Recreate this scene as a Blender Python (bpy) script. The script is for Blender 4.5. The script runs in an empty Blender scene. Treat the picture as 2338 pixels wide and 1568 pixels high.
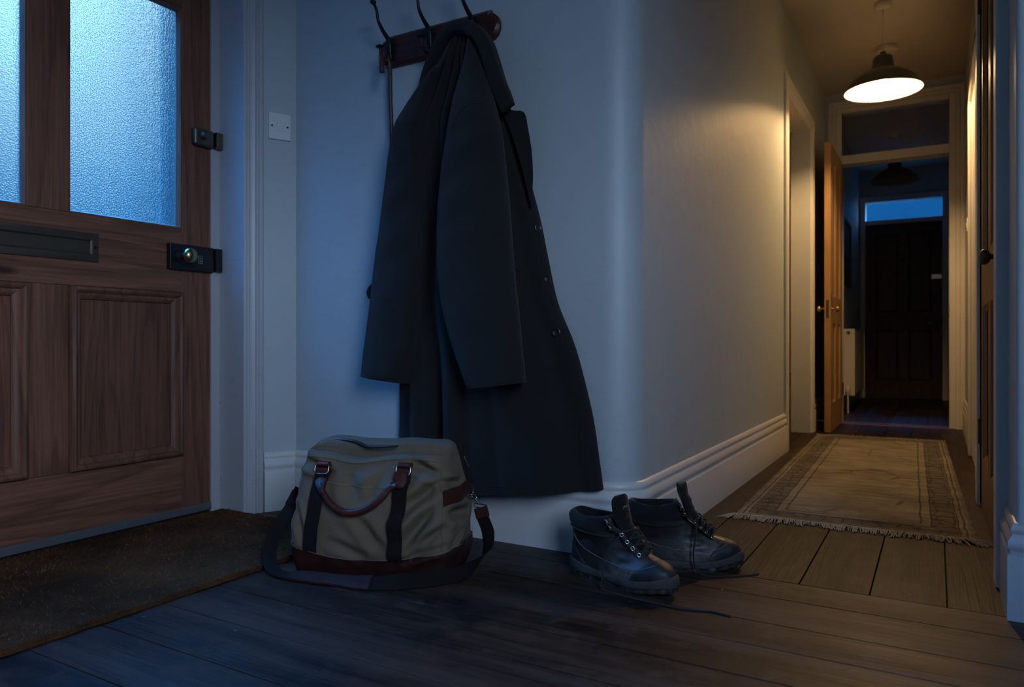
import bpy, bmesh, math, random
from mathutils import Vector, Matrix, noise as mnoise
R = random.Random(7)
scene = bpy.context.scene
COL = scene.collection
PI = math.pi

# ---------------------------------------------------------------- camera
FPX, CX, HY, EYE = 1670.0, 1169.0, 780.0, 0.66
YAW = math.atan2(2137.0 - CX, FPX)
SN, CS = math.sin(YAW), math.cos(YAW)
cam_data = bpy.data.cameras.new('camera')
cam = bpy.data.objects.new('camera', cam_data)
COL.objects.link(cam)
cam.location = (0, 0, EYE)
cam.rotation_euler = (PI / 2, 0, YAW)
cam_data.sensor_width = 36.0
cam_data.lens = 36.0 * FPX / 2338.0
cam_data.shift_y = -4.0 / 2338.0
cam_data.clip_start = 0.05
cam_data.clip_end = 200
cam_data.dof.use_dof = True
cam_data.dof.focus_distance = 2.2
cam_data.dof.aperture_fstop = 4.0
scene.camera = cam

# ---------------------------------------------------------------- exposure
vs = scene.view_settings
scene.display_settings.display_device = 'sRGB'
vs.view_transform = 'Standard'
vs.look = 'None'
vs.gamma = 1.0
vs.use_curve_mapping = False
vs.exposure = 0.0

# ---------------------------------------------------------------- dusk sky
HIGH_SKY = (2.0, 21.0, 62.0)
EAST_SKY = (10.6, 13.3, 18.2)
def build_world():
    w = bpy.data.worlds.new('dusk_sky')
    scene.world = w
    w.use_nodes = True
    nt = w.node_tree
    nt.nodes.clear()
    out = nt.nodes.new('ShaderNodeOutputWorld')
    bg = nt.nodes.new('ShaderNodeBackground')
    tc = nt.nodes.new('ShaderNodeTexCoord')
    sep = nt.nodes.new('ShaderNodeSeparateXYZ')
    nt.links.new(tc.outputs['Generated'], sep.inputs[0])
    nz = nt.nodes.new('ShaderNodeTexNoise')
    nz.inputs['Scale'].default_value = 3.0
    nz.inputs['Detail'].default_value = 3
    nt.links.new(tc.outputs['Generated'], nz.inputs['Vector'])
    dt = nt.nodes.new('ShaderNodeVectorMath'); dt.operation = 'DOT_PRODUCT'      # the afterglow lies in the north-west
    nt.links.new(tc.outputs['Generated'], dt.inputs[0]); dt.inputs[1].default_value = (-0.75, 0.66, 0)
    mx = nt.nodes.new('ShaderNodeMath'); mx.operation = 'MAXIMUM'
    nt.links.new(dt.outputs['Value'], mx.inputs[0]); mx.inputs[1].default_value = 0.69
    a = nt.nodes.new('ShaderNodeMath'); a.operation = 'MULTIPLY_ADD'
    nt.links.new(mx.outputs[0], a.inputs[0]); a.inputs[1].default_value = 1.2
    nt.links.new(sep.outputs[2], a.inputs[2])
    b = nt.nodes.new('ShaderNodeMath'); b.operation = 'MULTIPLY_ADD'
    nt.links.new(nz.outputs['Fac'], b.inputs[0]); b.inputs[1].default_value = 0.06
    nt.links.new(a.outputs[0], b.inputs[2])
    mr = nt.nodes.new('ShaderNodeMapRange')
    nt.links.new(b.outputs[0], mr.inputs['Value'])
    mr.inputs['From Min'].default_value = 0.73; mr.inputs['From Max'].default_value = 2.03
    rp = nt.nodes.new('ShaderNodeValToRGB')
    nt.links.new(mr.outputs['Result'], rp.inputs[0])
    els = rp.color_ramp.elements
    def T(t): return (t + 0.3) / 1.3
    stops = [(T(-0.30), (0.003, 0.008, 0.012)), (T(-0.16), (0.004, 0.05, 0.17)), (T(0.0), (0.008, 0.12, 0.38)), (T(0.29), (0.02, 0.16, 0.42)),
             (T(0.35), (0.07, 0.34, 0.74)), (T(0.42), (0.42, 0.90, 1.18)), (T(0.49), (0.95, 1.40, 1.50)), (T(1.0), (1.1, 1.55, 1.6))]
    els[0].position, els[0].color = stops[0][0], (*stops[0][1], 1)
    els[1].position, els[1].color = stops[-1][0], (*stops[-1][1], 1)
    for p, c in stops[1:-1]:
        e = els.new(p); e.color = (*c, 1)
    def mrange(sock, lo, hi):
        n = nt.nodes.new('ShaderNodeMapRange'); n.interpolation_type = 'SMOOTHSTEP'
        nt.links.new(sock, n.inputs['Value']); n.inputs['From Min'].default_value = lo; n.inputs['From Max'].default_value = hi
        return n.outputs['Result']
    def mixc(f, c1, c2):
        n = nt.nodes.new('ShaderNodeMix'); n.data_type = 'RGBA'; n.clamp_result = False
        nt.links.new(f, n.inputs[0])
        if isinstance(c1, tuple): n.inputs[6].default_value = (*c1, 1)
        else: nt.links.new(c1, n.inputs[6])
        n.inputs[7].default_value = (*c2, 1)
        return n.outputs[2]
    mul = nt.nodes.new('ShaderNodeMath'); mul.operation = 'MULTIPLY'          # unseen eastern sky brightened as fill for the hall
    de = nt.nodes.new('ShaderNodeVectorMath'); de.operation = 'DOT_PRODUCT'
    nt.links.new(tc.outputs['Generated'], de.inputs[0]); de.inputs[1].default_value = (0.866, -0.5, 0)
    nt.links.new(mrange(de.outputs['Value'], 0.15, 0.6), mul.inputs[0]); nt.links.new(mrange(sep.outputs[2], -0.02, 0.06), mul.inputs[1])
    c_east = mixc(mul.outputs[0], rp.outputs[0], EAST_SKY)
    c_all = mixc(mrange(sep.outputs[2], 0.50, 0.66), c_east, HIGH_SKY)         # overhead sky, out of view, boosted to light the hall
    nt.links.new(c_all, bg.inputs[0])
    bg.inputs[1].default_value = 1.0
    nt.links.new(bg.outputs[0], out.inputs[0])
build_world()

def portal(name, loc, rot, sx, sy):
    l = bpy.data.lights.new(name, 'AREA')
    l.shape = 'RECTANGLE'; l.size = sx; l.size_y = sy
    l.cycles.is_portal = True
    o = bpy.data.objects.new(name, l)
    o.location = loc; o.rotation_euler = rot
    o['kind'] = 'helper'
    COL.objects.link(o)
    return o
portal('front_door_sky_portal', (-2.52, 1.265, 1.70), (0, -PI / 2, 0), 1.7, 1.22)
portal('side_window_sky_portal', (1.40, -0.60, 1.75), (0, PI / 2, 0), 1.42, 1.32)
portal('far_transom_sky_portal', (-0.33, 9.75, 2.19), (-PI / 2, 0, 0), 0.8, 0.3)

scene.cycles.use_denoising = True
scene.cycles.sample_clamp_indirect = 6.0
scene.cycles.max_bounces = 10
scene.cycles.diffuse_bounces = 5
scene.cycles.transmission_bounces = 10
scene.cycles.caustics_refractive = True
scene.cycles.caustics_reflective = False

# ---------------------------------------------------------------- pixel <-> place
def ray(px, py):
    u = (px - CX) / FPX; v = (HY - py) / FPX
    return Vector((-SN + u * CS, CS + u * SN, v))
def at_y(px, py, Y):
    d = ray(px, py); t = Y / d.y
    return Vector((d.x * t, Y, EYE + d.z * t))
def at_x(px, py, X):
    d = ray(px, py); t = X / d.x
    return Vector((X, d.y * t, EYE + d.z * t))
def at_z(px, py, Z=0.0):
    d = ray(px, py); t = (Z - EYE) / d.z
    return Vector((d.x * t, d.y * t, Z))

# ---------------------------------------------------------------- object helpers
def finish(name, bm, mat, parent=None, smooth=None, bevel=0.0, bevel_seg=2, subsurf=0, loc=None):
    bmesh.ops.remove_doubles(bm, verts=bm.verts, dist=1e-6)
    bmesh.ops.recalc_face_normals(bm, faces=bm.faces)
    me = bpy.data.meshes.new(name)
    bm.to_mesh(me); bm.free()
    for m in (mat if isinstance(mat, (list, tuple)) else [mat]):
        me.materials.append(m)
    if smooth is not None:
        me.polygons.foreach_set('use_smooth', [True] * len(me.polygons))
        if smooth < 180:
            me.set_sharp_from_angle(angle=math.radians(smooth))
    o = bpy.data.objects.new(name, me)
    COL.objects.link(o)
    if parent is not None:
        o.parent = parent
    if loc is not None:
        o.location = loc
    if bevel > 0:
        b = o.modifiers.new('bevel', 'BEVEL')
        b.width = bevel; b.segments = bevel_seg; b.limit_method = 'ANGLE'; b.angle_limit = math.radians(40)
        if smooth is None:
            me.polygons.foreach_set('use_smooth', [True] * len(me.polygons))
            b.harden_normals = True
    if subsurf:
        s = o.modifiers.new('subsurf', 'SUBSURF'); s.levels = subsurf; s.render_levels = subsurf
    return o

def tag(o, label, cat, group=None, kind=None):
    if label: o['label'] = label
    if cat: o['category'] = cat
    if group: o['group'] = group
    if kind: o['kind'] = kind
    return o
def thing(name, label, cat, loc=(0, 0, 0), rz=0.0, group=None, kind=None):
    o = bpy.data.objects.new(name, None)
    o.empty_display_size = 0.1
    COL.objects.link(o)
    o.location = loc; o.rotation_euler = (0, 0, rz)
    return tag(o, label, cat, group, kind)
def struct(name, bm, mat, label, cat, **k):
    return tag(finish(name, bm, mat, **k), label, cat, kind='structure')

# ---------------------------------------------------------------- mesh helpers
def NB(): return bmesh.new()
def box(bm, x0, x1, y0, y1, z0, z1, M=None):
    vs_ = [bm.verts.new(Vector(p)) for p in ((x0, y0, z0), (x1, y0, z0), (x1, y1, z0), (x0, y1, z0),
                                             (x0, y0, z1), (x1, y0, z1), (x1, y1, z1), (x0, y1, z1))]
    if M is not None:
        for v in vs_: v.co = M @ v.co
    fs = []
    for f in ((0, 3, 2, 1), (4, 5, 6, 7), (0, 1, 5, 4), (1, 2, 6, 5), (2, 3, 7, 6), (3, 0, 4, 7)):
        fs.append(bm.faces.new([vs_[i] for i in f]))
    return fs
def loft(bm, rings, closed=True, cap0=True, cap1=True, loop=False):
    vr = [[bm.verts.new(p) for p in r] for r in rings]
    n = len(vr[0])
    m = len(vr)
    for j in range(m if loop else m - 1):
        A, B = vr[j], vr[(j + 1) % m]
        for i in range(n if closed else n - 1):
            k = (i + 1) % n
            try: bm.faces.new((A[i], A[k], B[k], B[i]))
            except ValueError: pass
    if closed and not loop:
        if cap0 and n > 2: bm.faces.new(list(reversed(vr[0])))
        if cap1 and n > 2: bm.faces.new(vr[-1])
    return vr
def cr(pts, n=8, closed=False):
    """Catmull-Rom through points (Vectors of any length as tuples)."""
    P = [Vector(p) for p in pts]
    out = []
    N = len(P)
    for i in range(N if closed else N - 1):
        if closed:
            p0, p1, p2, p3 = P[(i - 1) % N], P[i], P[(i + 1) % N], P[(i + 2) % N]
        else:
            p1, p2 = P[i], P[i + 1]
            p0 = P[i - 1] if i > 0 else p1 * 2 - p2
            p3 = P[i + 2] if i + 2 < N else p2 * 2 - p1
        for k in range(n):
            t = k / n
            out.append(0.5 * ((2 * p1) + (p2 - p0) * t + (2 * p0 - 5 * p1 + 4 * p2 - p3) * t * t + (3 * p1 - p0 - 3 * p2 + p3) * t ** 3))
    if not closed: out.append(P[-1])
    return out
def interp(tab, x):
    if x <= tab[0][0]: return tab[0][1]
    for (a, va), (b, vb) in zip(tab, tab[1:]):
        if x <= b:
            t = (x - a) / (b - a)
            return va + (vb - va) * t
    return tab[-1][1]
def sm(t):
    t = max(0.0, min(1.0, t)); return t * t * (3 - 2 * t)
def tube(bm, pts, r, seg=10, cap=True, loop=False, flat=1.0):
    P = [Vector(p) for p in pts]
    n = len(P)
    rings = []
    prev = None
    for i in range(n):
        if loop: t = P[(i + 1) % n] - P[(i - 1) % n]
        else: t = P[min(i + 1, n - 1)] - P[max(i - 1, 0)]
        t.normalize()
        if prev is None:
            a = Vector((0, 0, 1)) if abs(t.z) < 0.9 else Vector((1, 0, 0))
            u = t.cross(a).normalized()
        else:
            u = (prev - t * prev.dot(t)).normalized()
        prev = u
        w = t.cross(u)
        rr = r[i] if isinstance(r, (list, tuple)) else r
        rings.append([P[i] + (u * math.cos(2 * PI * k / seg) + w * math.sin(2 * PI * k / seg) * flat) * rr for k in range(seg)])
    loft(bm, rings, True, cap, cap, loop)
def lathe(bm, prof, M=None, seg=32, cap0=True, cap1=True):
    M = M or Matrix()
    rings = [[M @ Vector((r * math.cos(2 * PI * k / seg), r * math.sin(2 * PI * k / seg), z)) for k in range(seg)] for r, z in prof]
    loft(bm, rings, True, cap0, cap1)
def axis_m(loc, d, roll=0.0):
    """Matrix whose local Z looks along d."""
    d = Vector(d).normalized()
    q = d.to_track_quat('Z', 'Y')
    return Matrix.Translation(Vector(loc)) @ q.to_matrix().to_4x4() @ Matrix.Rotation(roll, 4, 'Z')
def cyl(bm, loc, d, r, h, seg=20, r2=None):
    lathe(bm, [(r, 0), (r if r2 is None else r2, h)], axis_m(loc, d), seg)
def ball(bm, c, r, sx=1, sy=1, sz=1, seg=16, rings=10):
    pr = [[Vector(c) + Vector((r * sx * math.sin(PI * j / rings) * math.cos(2 * PI * k / seg),
                               r * sy * math.sin(PI * j / rings) * math.sin(2 * PI * k / seg),
                               r * sz * math.cos(PI * j / rings))) for k in range(seg)] for j in range(1, rings)]
    loft(bm, pr, True, False, False)
    bm.verts.ensure_lookup_table()
    n = len(bm.verts)
    top = bm.verts.new(Vector(c) + Vector((0, 0, r * sz)))
    bot = bm.verts.new(Vector(c) - Vector((0, 0, r * sz)))
    bm.verts.ensure_lookup_table()
    first = n - seg * (rings - 1)
    for k in range(seg):
        bm.faces.new((bm.verts[first + k], bm.verts[first + (k + 1) % seg], top))
        bm.faces.new((bm.verts[n - seg + (k + 1) % seg], bm.verts[n - seg + k], bot))
def torus(bm, M, R_, r, seg=20, sec=8, sx=1.0):
    rings = []
    for k in range(seg):
        a = 2 * PI * k / seg
        rings.append([M @ Vector(((R_ + r * math.cos(2 * PI * j / sec)) * math.cos(a) * sx, (R_ + r * math.cos(2 * PI * j / sec)) * math.sin(a), r * math.sin(2 * PI * j / sec))) for j in range(sec)])
    loft(bm, rings, True, False, False, True)
def sweep(bm, prof, path, up, closed=False, flip=1):
    """prof: (side, up) pairs swept along a planar path with mitred corners; side = tangent x up."""
    P = [Vector(p) for p in path]
    U = Vector(up).normalized()
    n = len(P)
    rings = []
    for i in range(n):
        if closed: a, b = (P[i] - P[i - 1]).normalized(), (P[(i + 1) % n] - P[i]).normalized()
        else:
            a = (P[i] - P[i - 1]).normalized() if i > 0 else (P[1] - P[0]).normalized()
            b = (P[i + 1] - P[i]).normalized() if i < n - 1 else a
        t = (a + b).normalized()
        s = t.cross(U) * flip
        k = 1.0 / max(0.3, t.dot(a))
        rings.append([P[i] + s * (q[0] * k) + U * q[1] for q in prof])
    loft(bm, rings, True, True, True, closed)
def prism(bm, poly, z0, z1):
    loft(bm, [[Vector((x, y, z0)) for x, y in poly], [Vector((x, y, z1)) for x, y in poly]])
def ribbon(bm, pts, wv, width, thick, cross=0.0, seg=4):
    """strap: pts centre line, wv width directions (interpolated per point)."""
    n = len(pts)
    rings = []
    for i in range(n):
        t = (pts[min(i + 1, n - 1)] - pts[max(i - 1, 0)]).normalized()
        w = wv[i] - t * wv[i].dot(t); w.normalize()
        nn = t.cross(w)
        wd = width[i] if isinstance(width, (list, tuple)) else width
        ring = []
        for k in range(seg + 1):
            f = -1 + 2 * k / seg
            ring.append(pts[i] + w * (f * wd / 2) + nn * (thick / 2 + cross * (1 - f * f)))
        for k in range(seg, -1, -1):
            f = -1 + 2 * k / seg
            ring.append(pts[i] + w * (f * wd / 2) + nn * (-thick / 2 + cross * (1 - f * f)))
        rings.append(ring)
    loft(bm, rings)

# ---------------------------------------------------------------- material helpers
class MT:
    def __init__(s, name):
        s.m = bpy.data.materials.new(name); s.m.use_nodes = True
        s.nt = s.m.node_tree; s.b = s.nt.nodes['Principled BSDF']
        s.out = s.nt.nodes['Material Output']
        s.tc = s.nt.nodes.new('ShaderNodeTexCoord')
    def N(s, t, **k):
        n = s.nt.nodes.new(t)
        for a, v in k.items(): setattr(n, a, v)
        return n
    def L(s, a, b): s.nt.links.new(a, b)
    def put(s, sock, v):
        if hasattr(v, 'is_output') or isinstance(v, bpy.types.NodeSocket): s.L(v, sock)
        elif isinstance(v, (tuple, list)) and len(v) == 3 and sock.type == 'RGBA': sock.default_value = (*v, 1)
        else: sock.default_value = v
    def coord(s, scale=(1, 1, 1), rot=(0, 0, 0), kind='Object', loc=(0, 0, 0)):
        mp = s.N('ShaderNodeMapping')
        s.L(s.tc.outputs[kind], mp.inputs[0])
        mp.inputs['Scale'].default_value = scale; mp.inputs['Rotation'].default_value = rot; mp.inputs['Location'].default_value = loc
        return mp.outputs[0]
    def noise(s, vec, scale=5, detail=4, rough=0.55, dist=0.0):
        n = s.N('ShaderNodeTexNoise'); s.L(vec, n.inputs['Vector'])
        n.inputs['Scale'].default_value = scale; n.inputs['Detail'].default_value = detail
        n.inputs['Roughness'].default_value = rough; n.inputs['Distortion'].default_value = dist
        return n.outputs['Fac']
    def vor(s, vec, scale=5, feat='F1', out='Distance', rnd=1.0):
        n = s.N('ShaderNodeTexVoronoi', feature=feat); s.L(vec, n.inputs['Vector'])
        n.inputs['Scale'].default_value = scale; n.inputs['Randomness'].default_value = rnd
        return n.outputs[out]
    def wave(s, vec, scale, dist=2, detail=2, dscale=1, direction='X', prof='SIN'):
        n = s.N('ShaderNodeTexWave', bands_direction=direction, wave_profile=prof); s.L(vec, n.inputs['Vector'])
        n.inputs['Scale'].default_value = scale; n.inputs['Distortion'].default_value = dist
        n.inputs['Detail'].default_value = detail; n.inputs['Detail Scale'].default_value = dscale
        return n.outputs['Fac']
    def ramp(s, f, stops, interp_='LINEAR'):
        n = s.N('ShaderNodeValToRGB'); s.L(f, n.inputs[0]); n.color_ramp.interpolation = interp_
        e = n.color_ramp.elements
        def c4(c): return (c, c, c, 1) if not isinstance(c, (tuple, list)) else (*c, 1)
        e[0].position, e[0].color = stops[0][0], c4(stops[0][1])
        e[1].position, e[1].color = stops[-1][0], c4(stops[-1][1])
        for p, c in stops[1:-1]:
            x = e.new(p); x.color = c4(c)
        return n.outputs[0]
    def mix(s, f, a, b, mode='MIX'):
        n = s.N('ShaderNodeMix', data_type='RGBA', blend_type=mode)
        s.put(n.inputs[0], f); s.put(n.inputs[6], a); s.put(n.inputs[7], b)
        return n.outputs[2]
    def math(s, op, a, b=0.0, c=None, clamp=False):
        n = s.N('ShaderNodeMath', operation=op, use_clamp=clamp)
        s.put(n.inputs[0], a); s.put(n.inputs[1], b)
        if c is not None: s.put(n.inputs[2], c)
        return n.outputs[0]
    def bump(s, h, strength=0.3, dist=0.01, normal=None):
        n = s.N('ShaderNodeBump'); s.L(h, n.inputs['Height'])
        n.inputs['Strength'].default_value = strength; n.inputs['Distance'].default_value = dist
        if normal is not None: s.L(normal, n.inputs['Normal'])
        return n.outputs[0]
    def set(s, base=None, rough=None, metal=None, normal=None, spec=None, sheen=None, coat=None):
        if base is not None: s.put(s.b.inputs['Base Color'], base)
        if rough is not None: s.put(s.b.inputs['Roughness'], rough)
        if metal is not None: s.put(s.b.inputs['Metallic'], metal)
        if normal is not None: s.L(normal, s.b.inputs['Normal'])
        if spec is not None: s.put(s.b.inputs['Specular IOR Level'], spec)
        if sheen is not None:
            s.b.inputs['Sheen Weight'].default_value = sheen; s.b.inputs['Sheen Roughness'].default_value = 0.5
        if coat is not None: s.b.inputs['Coat Weight'].default_value = coat; s.b.inputs['Coat Roughness'].default_value = 0.25
        return s.m

def paint(name, c, rough=0.45, scuff=0.25, bump=0.10, chips=0.0):
    m = MT(name)
    v = m.coord()
    n1 = m.noise(v, 2.2, 5, 0.6)
    n2 = m.noise(m.coord((7, 7, 26)), 1.0, 6, 0.65)
    dirt = m.ramp(n2, [(0.62, 0.0), (0.76, 1.0)])
    sc2 = m.ramp(m.noise(m.coord((30, 30, 7)), 1.0, 4, 0.7), [(0.70, 0.0), (0.76, 1.0)])
    dirt = m.math('MAXIMUM', dirt, sc2)
    base = m.mix(m.math('MULTIPLY', n1, 0.22), c, tuple(x * 0.72 for x in c))
    base = m.mix(m.math('MULTIPLY', dirt, scuff), base, tuple(x * 0.45 for x in c))
    if chips:
        ch = m.ramp(m.noise(m.coord((30, 30, 60)), 1.0, 3, 0.5), [(0.80 - 0.03 * chips, 0.0), (0.82 - 0.03 * chips, 1.0)])
        base = m.mix(ch, base, (0.12, 0.10, 0.085))
    h = m.math('ADD', m.math('MULTIPLY', m.noise(v, 9, 4), 0.8), m.math('MULTIPLY', m.noise(v, 260, 2), 0.12))
    return m.set(base, m.math('MULTIPLY_ADD', n1, 0.12, rough - 0.05), 0.0, m.bump(h, bump, 0.02))

def wood(name, cd, cl, axis='Z', rough=0.5, ring=9.0, knots=True, island=False, worn=0.0):
    m = MT(name)
    sc = {'X': (0.5, 6, 6), 'Y': (6, 0.5, 6), 'Z': (6, 6, 0.5)}[axis]
    fine = {'X': (3.5, 95, 95), 'Y': (95, 3.5, 95), 'Z': (95, 95, 3.5)}[axis]
    v = m.coord(sc)
    if island:
        g = m.N('ShaderNodeNewGeometry')
        cm = m.N('ShaderNodeCombineXYZ')
        for i in range(3): m.L(m.math('MULTIPLY', g.outputs['Random Per Island'], 37.0 + 11 * i), cm.inputs[i])
        ad = m.N('ShaderNodeVectorMath', operation='ADD'); m.L(v, ad.inputs[0]); m.L(cm.outputs[0], ad.inputs[1])
        v = ad.outputs[0]
    big = m.noise(v, 0.55, 3, 0.5)
    rings = m.math('FRACT', m.math('MULTIPLY', big, ring))
    rings = m.ramp(rings, [(0.0, 0.0), (0.55, 0.35), (0.88, 1.0), (1.0, 0.05)])
    grain = m.noise(m.coord(fine), 1.0, 4, 0.7)
    grain = m.ramp(grain, [(0.34, 0.0), (0.66, 1.0)])
    f = m.math('ADD', m.math('MULTIPLY', rings, 0.40), m.math('MULTIPLY', grain, 0.55))
    base = m.mix(f, cl, cd)
    tone = m.noise(m.coord(tuple(x * 0.25 for x in sc)), 1.3, 3)
    base = m.mix(m.math('MULTIPLY', m.ramp(tone, [(0.35, 0.0), (0.7, 1.0)]), 0.45), base, tuple(x * 0.55 for x in cd))
    if knots:
        kv = {'X': (2.2, 6, 6), 'Y': (6, 2.2, 6), 'Z': (6, 6, 2.2)}[axis]
        kd = m.vor(m.coord(kv), 1.0)
        kn = m.ramp(kd, [(0.05, 1.0), (0.085, 0.6), (0.12, 0.0)])
        base = m.mix(m.math('MULTIPLY', kn, 0.85), base, tuple(x * 0.18 for x in cd))
    if island:
        base = m.mix(1.0, base, m.ramp(g.outputs['Random Per Island'], [(0.0, 0.62), (0.5, 0.95), (1.0, 1.35)]), 'MULTIPLY')
    rg = rough
    if worn:
        wn = m.noise(m.coord(tuple(x * 0.6 for x in sc)), 1.6, 7, 0.72)
        wf = m.ramp(wn, [(0.46, 0.0), (0.60, 1.0)])
        st = m.ramp(m.noise(m.coord(tuple(x * 0.45 for x in sc), loc=(3.1, 7.7, 0)), 2.2, 5, 0.65), [(0.54, 0.0), (0.66, 1.0)])
        base = m.mix(m.math('MULTIPLY', st, 0.75), base, tuple(x * 0.45 for x in cd))
        scr = m.ramp(m.noise(m.coord(tuple(x * 3.2 for x in fine)), 0.9, 3, 0.6), [(0.66, 0.0), (0.74, 1.0)])
        wf = m.math('MAXIMUM', wf, m.math('MULTIPLY', scr, 0.8))
        iso = m.noise(m.coord((1.0, 1.0, 1.0)), 11, 8, 0.72)
        wf = m.math('MAXIMUM', wf, m.ramp(iso, [(0.53, 0.0), (0.64, 0.85)]))
        base = m.mix(m.ramp(m.noise(m.coord((1, 1, 1), loc=(5, 2, 0)), 7, 6, 0.7), [(0.50, 0.0), (0.66, 0.8)]), base, tuple(x * 0.4 for x in cd))
        base = m.mix(m.math('MULTIPLY', wf, worn), base, tuple(min(1, x * 1.7 + 0.014) for x in cl))
        sp = m.ramp(m.vor(m.coord((1, 1, 1)), 16, rnd=1.0), [(0.030, 1.0), (0.040, 0.0)])
        sp2 = m.ramp(m.noise(m.coord(), 3.0, 2), [(0.50, 0.0), (0.56, 1.0)])
        base = m.mix(m.math('MULTIPLY', sp, sp2), base, (0.55, 0.52, 0.48))
        rg = m.math('MULTIPLY_ADD', m.noise(m.coord(tuple(x * 1.3 for x in sc)), 1.2, 6, 0.7), 0.42, rough - 0.16)
    h = m.math('ADD', m.math('MULTIPLY', grain, 0.6), m.math('MULTIPLY', rings, 0.4))
    return m.set(base, rg, 0.0, m.bump(h, 0.22, 0.004), spec=0.17 if worn else 0.4)

def metal(name, c, rough=0.35, tarn=0.3, metallic=1.0):
    m = MT(name)
    n = m.noise(m.coord(), 45, 4)
    return m.set(m.mix(m.math('MULTIPLY', n, tarn), c, tuple(x * 0.35 for x in c)), m.math('MULTIPLY_ADD', n, 0.2, rough - 0.08), metallic, m.bump(n, 0.05, 0.002))

def cloth(name, c, c2=None, scale=420, rough=0.9, bump=0.3, sheen=0.25, stain=0.35):
    m = MT(name)
    v = m.coord()
    wv = m.math('MULTIPLY', m.wave(v, scale * 0.5, 0.6, 1, 2, 'X'), m.wave(v, scale * 0.5, 0.6, 1, 2, 'Z'))
    n = m.noise(v, scale, 2)
    big = m.noise(v, 7, 5, 0.6)
    base = m.mix(m.math('MULTIPLY', n, 0.7), c, c2 or tuple(x * 0.5 for x in c))
    base = m.mix(m.math('MULTIPLY', m.ramp(big, [(0.38, 0.0), (0.70, 1.0)]), stain), base, tuple(x * 0.5 for x in c))
    h = m.math('ADD', wv, n)
    return m.set(base, rough, 0.0, m.bump(h, bump, 0.0015), spec=0.2, sheen=sheen)

def leather(name, c, rough=0.5):
    m = MT(name)
    v = m.coord()
    n = m.noise(v, 14, 5, 0.65)
    base = m.mix(m.ramp(n, [(0.35, 0.0), (0.72, 1.0)]), c, tuple(x * 0.42 for x in c))
    h = m.math('ADD', m.math('MULTIPLY', m.vor(v, 380, out='Distance'), 0.5), m.noise(v, 60, 4))
    return m.set(base, m.math('MULTIPLY_ADD', n, 0.25, rough - 0.08), 0.0, m.bump(h, 0.18, 0.0015), spec=0.3)

WALL = paint('pale grey-green wall paint', (0.46, 0.51, 0.53), 0.46, 0.22, 0.22)
CEIL = paint('ceiling paint', (0.52, 0.47, 0.40), 0.75, 0.1, 0.06)
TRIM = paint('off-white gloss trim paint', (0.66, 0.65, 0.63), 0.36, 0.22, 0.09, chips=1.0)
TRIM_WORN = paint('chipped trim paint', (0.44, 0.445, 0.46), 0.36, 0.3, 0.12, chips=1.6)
OUTW = paint('outside wall render', (0.20, 0.19, 0.18), 0.9, 0.3, 0.3)
PINE_V = wood('stripped pine upright grain', (0.085, 0.032, 0.018), (0.30, 0.125, 0.070), 'Z', 0.55, ring=13)
PINE_H = wood('stripped pine level grain', (0.085, 0.032, 0.018), (0.30, 0.125, 0.070), 'Y', 0.55, ring=13)
PINE_PANEL = wood('stripped pine panel', (0.080, 0.030, 0.017), (0.28, 0.115, 0.064), 'Z', 0.52, ring=22)
HONEY = wood('honey pine', (0.34, 0.19, 0.075), (0.52, 0.32, 0.145), 'Z', 0.42)
BROWN = wood('brown varnished pine', (0.13, 0.065, 0.032), (0.26, 0.14, 0.07), 'Z', 0.35)
DARKDOOR = wood('dark stained door', (0.035, 0.02, 0.014), (0.08, 0.045, 0.03), 'Z', 0.4)
FLOOR_X = wood('dark waxed boards across', (0.010, 0.0052, 0.0036), (0.066, 0.032, 0.0185), 'X', 0.43, ring=12, knots=True, island=True, worn=0.45)
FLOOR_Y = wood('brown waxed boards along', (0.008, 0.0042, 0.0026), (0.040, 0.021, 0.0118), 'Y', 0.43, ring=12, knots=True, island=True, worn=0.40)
GAP = MT('dark gap').set((0.008, 0.006, 0.005), 0.9)
THRESH = wood('threshold wood', (0.10, 0.05, 0.025), (0.20, 0.11, 0.06), 'X', 0.4)
MAHOG = wood('dark mahogany', (0.035, 0.012, 0.009), (0.085, 0.03, 0.022), 'X', 0.35, knots=False)
STICKW = wood('dark cane wood', (0.05, 0.022, 0.015), (0.11, 0.05, 0.033), 'Z', 0.4, knots=False)
IRON = metal('black iron', (0.030, 0.030, 0.032), 0.42, 0.3, 0.6)
BLACKJ = metal('black japanned lock', (0.012, 0.012, 0.014), 0.35, 0.2, 0.3)
BRASS = metal('aged brass', (0.50, 0.40, 0.20), 0.28, 0.45)
BRASS_B = metal('polished brass', (0.85, 0.58, 0.20), 0.16, 0.15)
BRONZE = metal('dark bronze', (0.13, 0.105, 0.08), 0.45, 0.5, 0.7)
LATCHM = metal('worn bronze latch', (0.20, 0.17, 0.13), 0.42, 0.6)
NICKEL = metal('nickel', (0.62, 0.60, 0.56), 0.22, 0.2)
ALU = metal('dull aluminium strip', (0.30, 0.31, 0.33), 0.45, 0.3, 0.8)
WHITEP = MT('white plastic').set((0.70, 0.70, 0.68), 0.35)
BLACKP = MT('black plastic').set((0.012, 0.012, 0.013), 0.4)
LAMP_POWER = 1650.0          # strength of the pendant bulb, used by its builder
# ================================================================ ROOM SHELL
CEILZ = 2.67
WY = 2.09            # coat wall plane
WX = -0.79           # corridor left wall plane
RX = 0.166           # corridor right wall plane
XDOOR = -2.43        # inner face of the front door
FAR = 9.6

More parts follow.
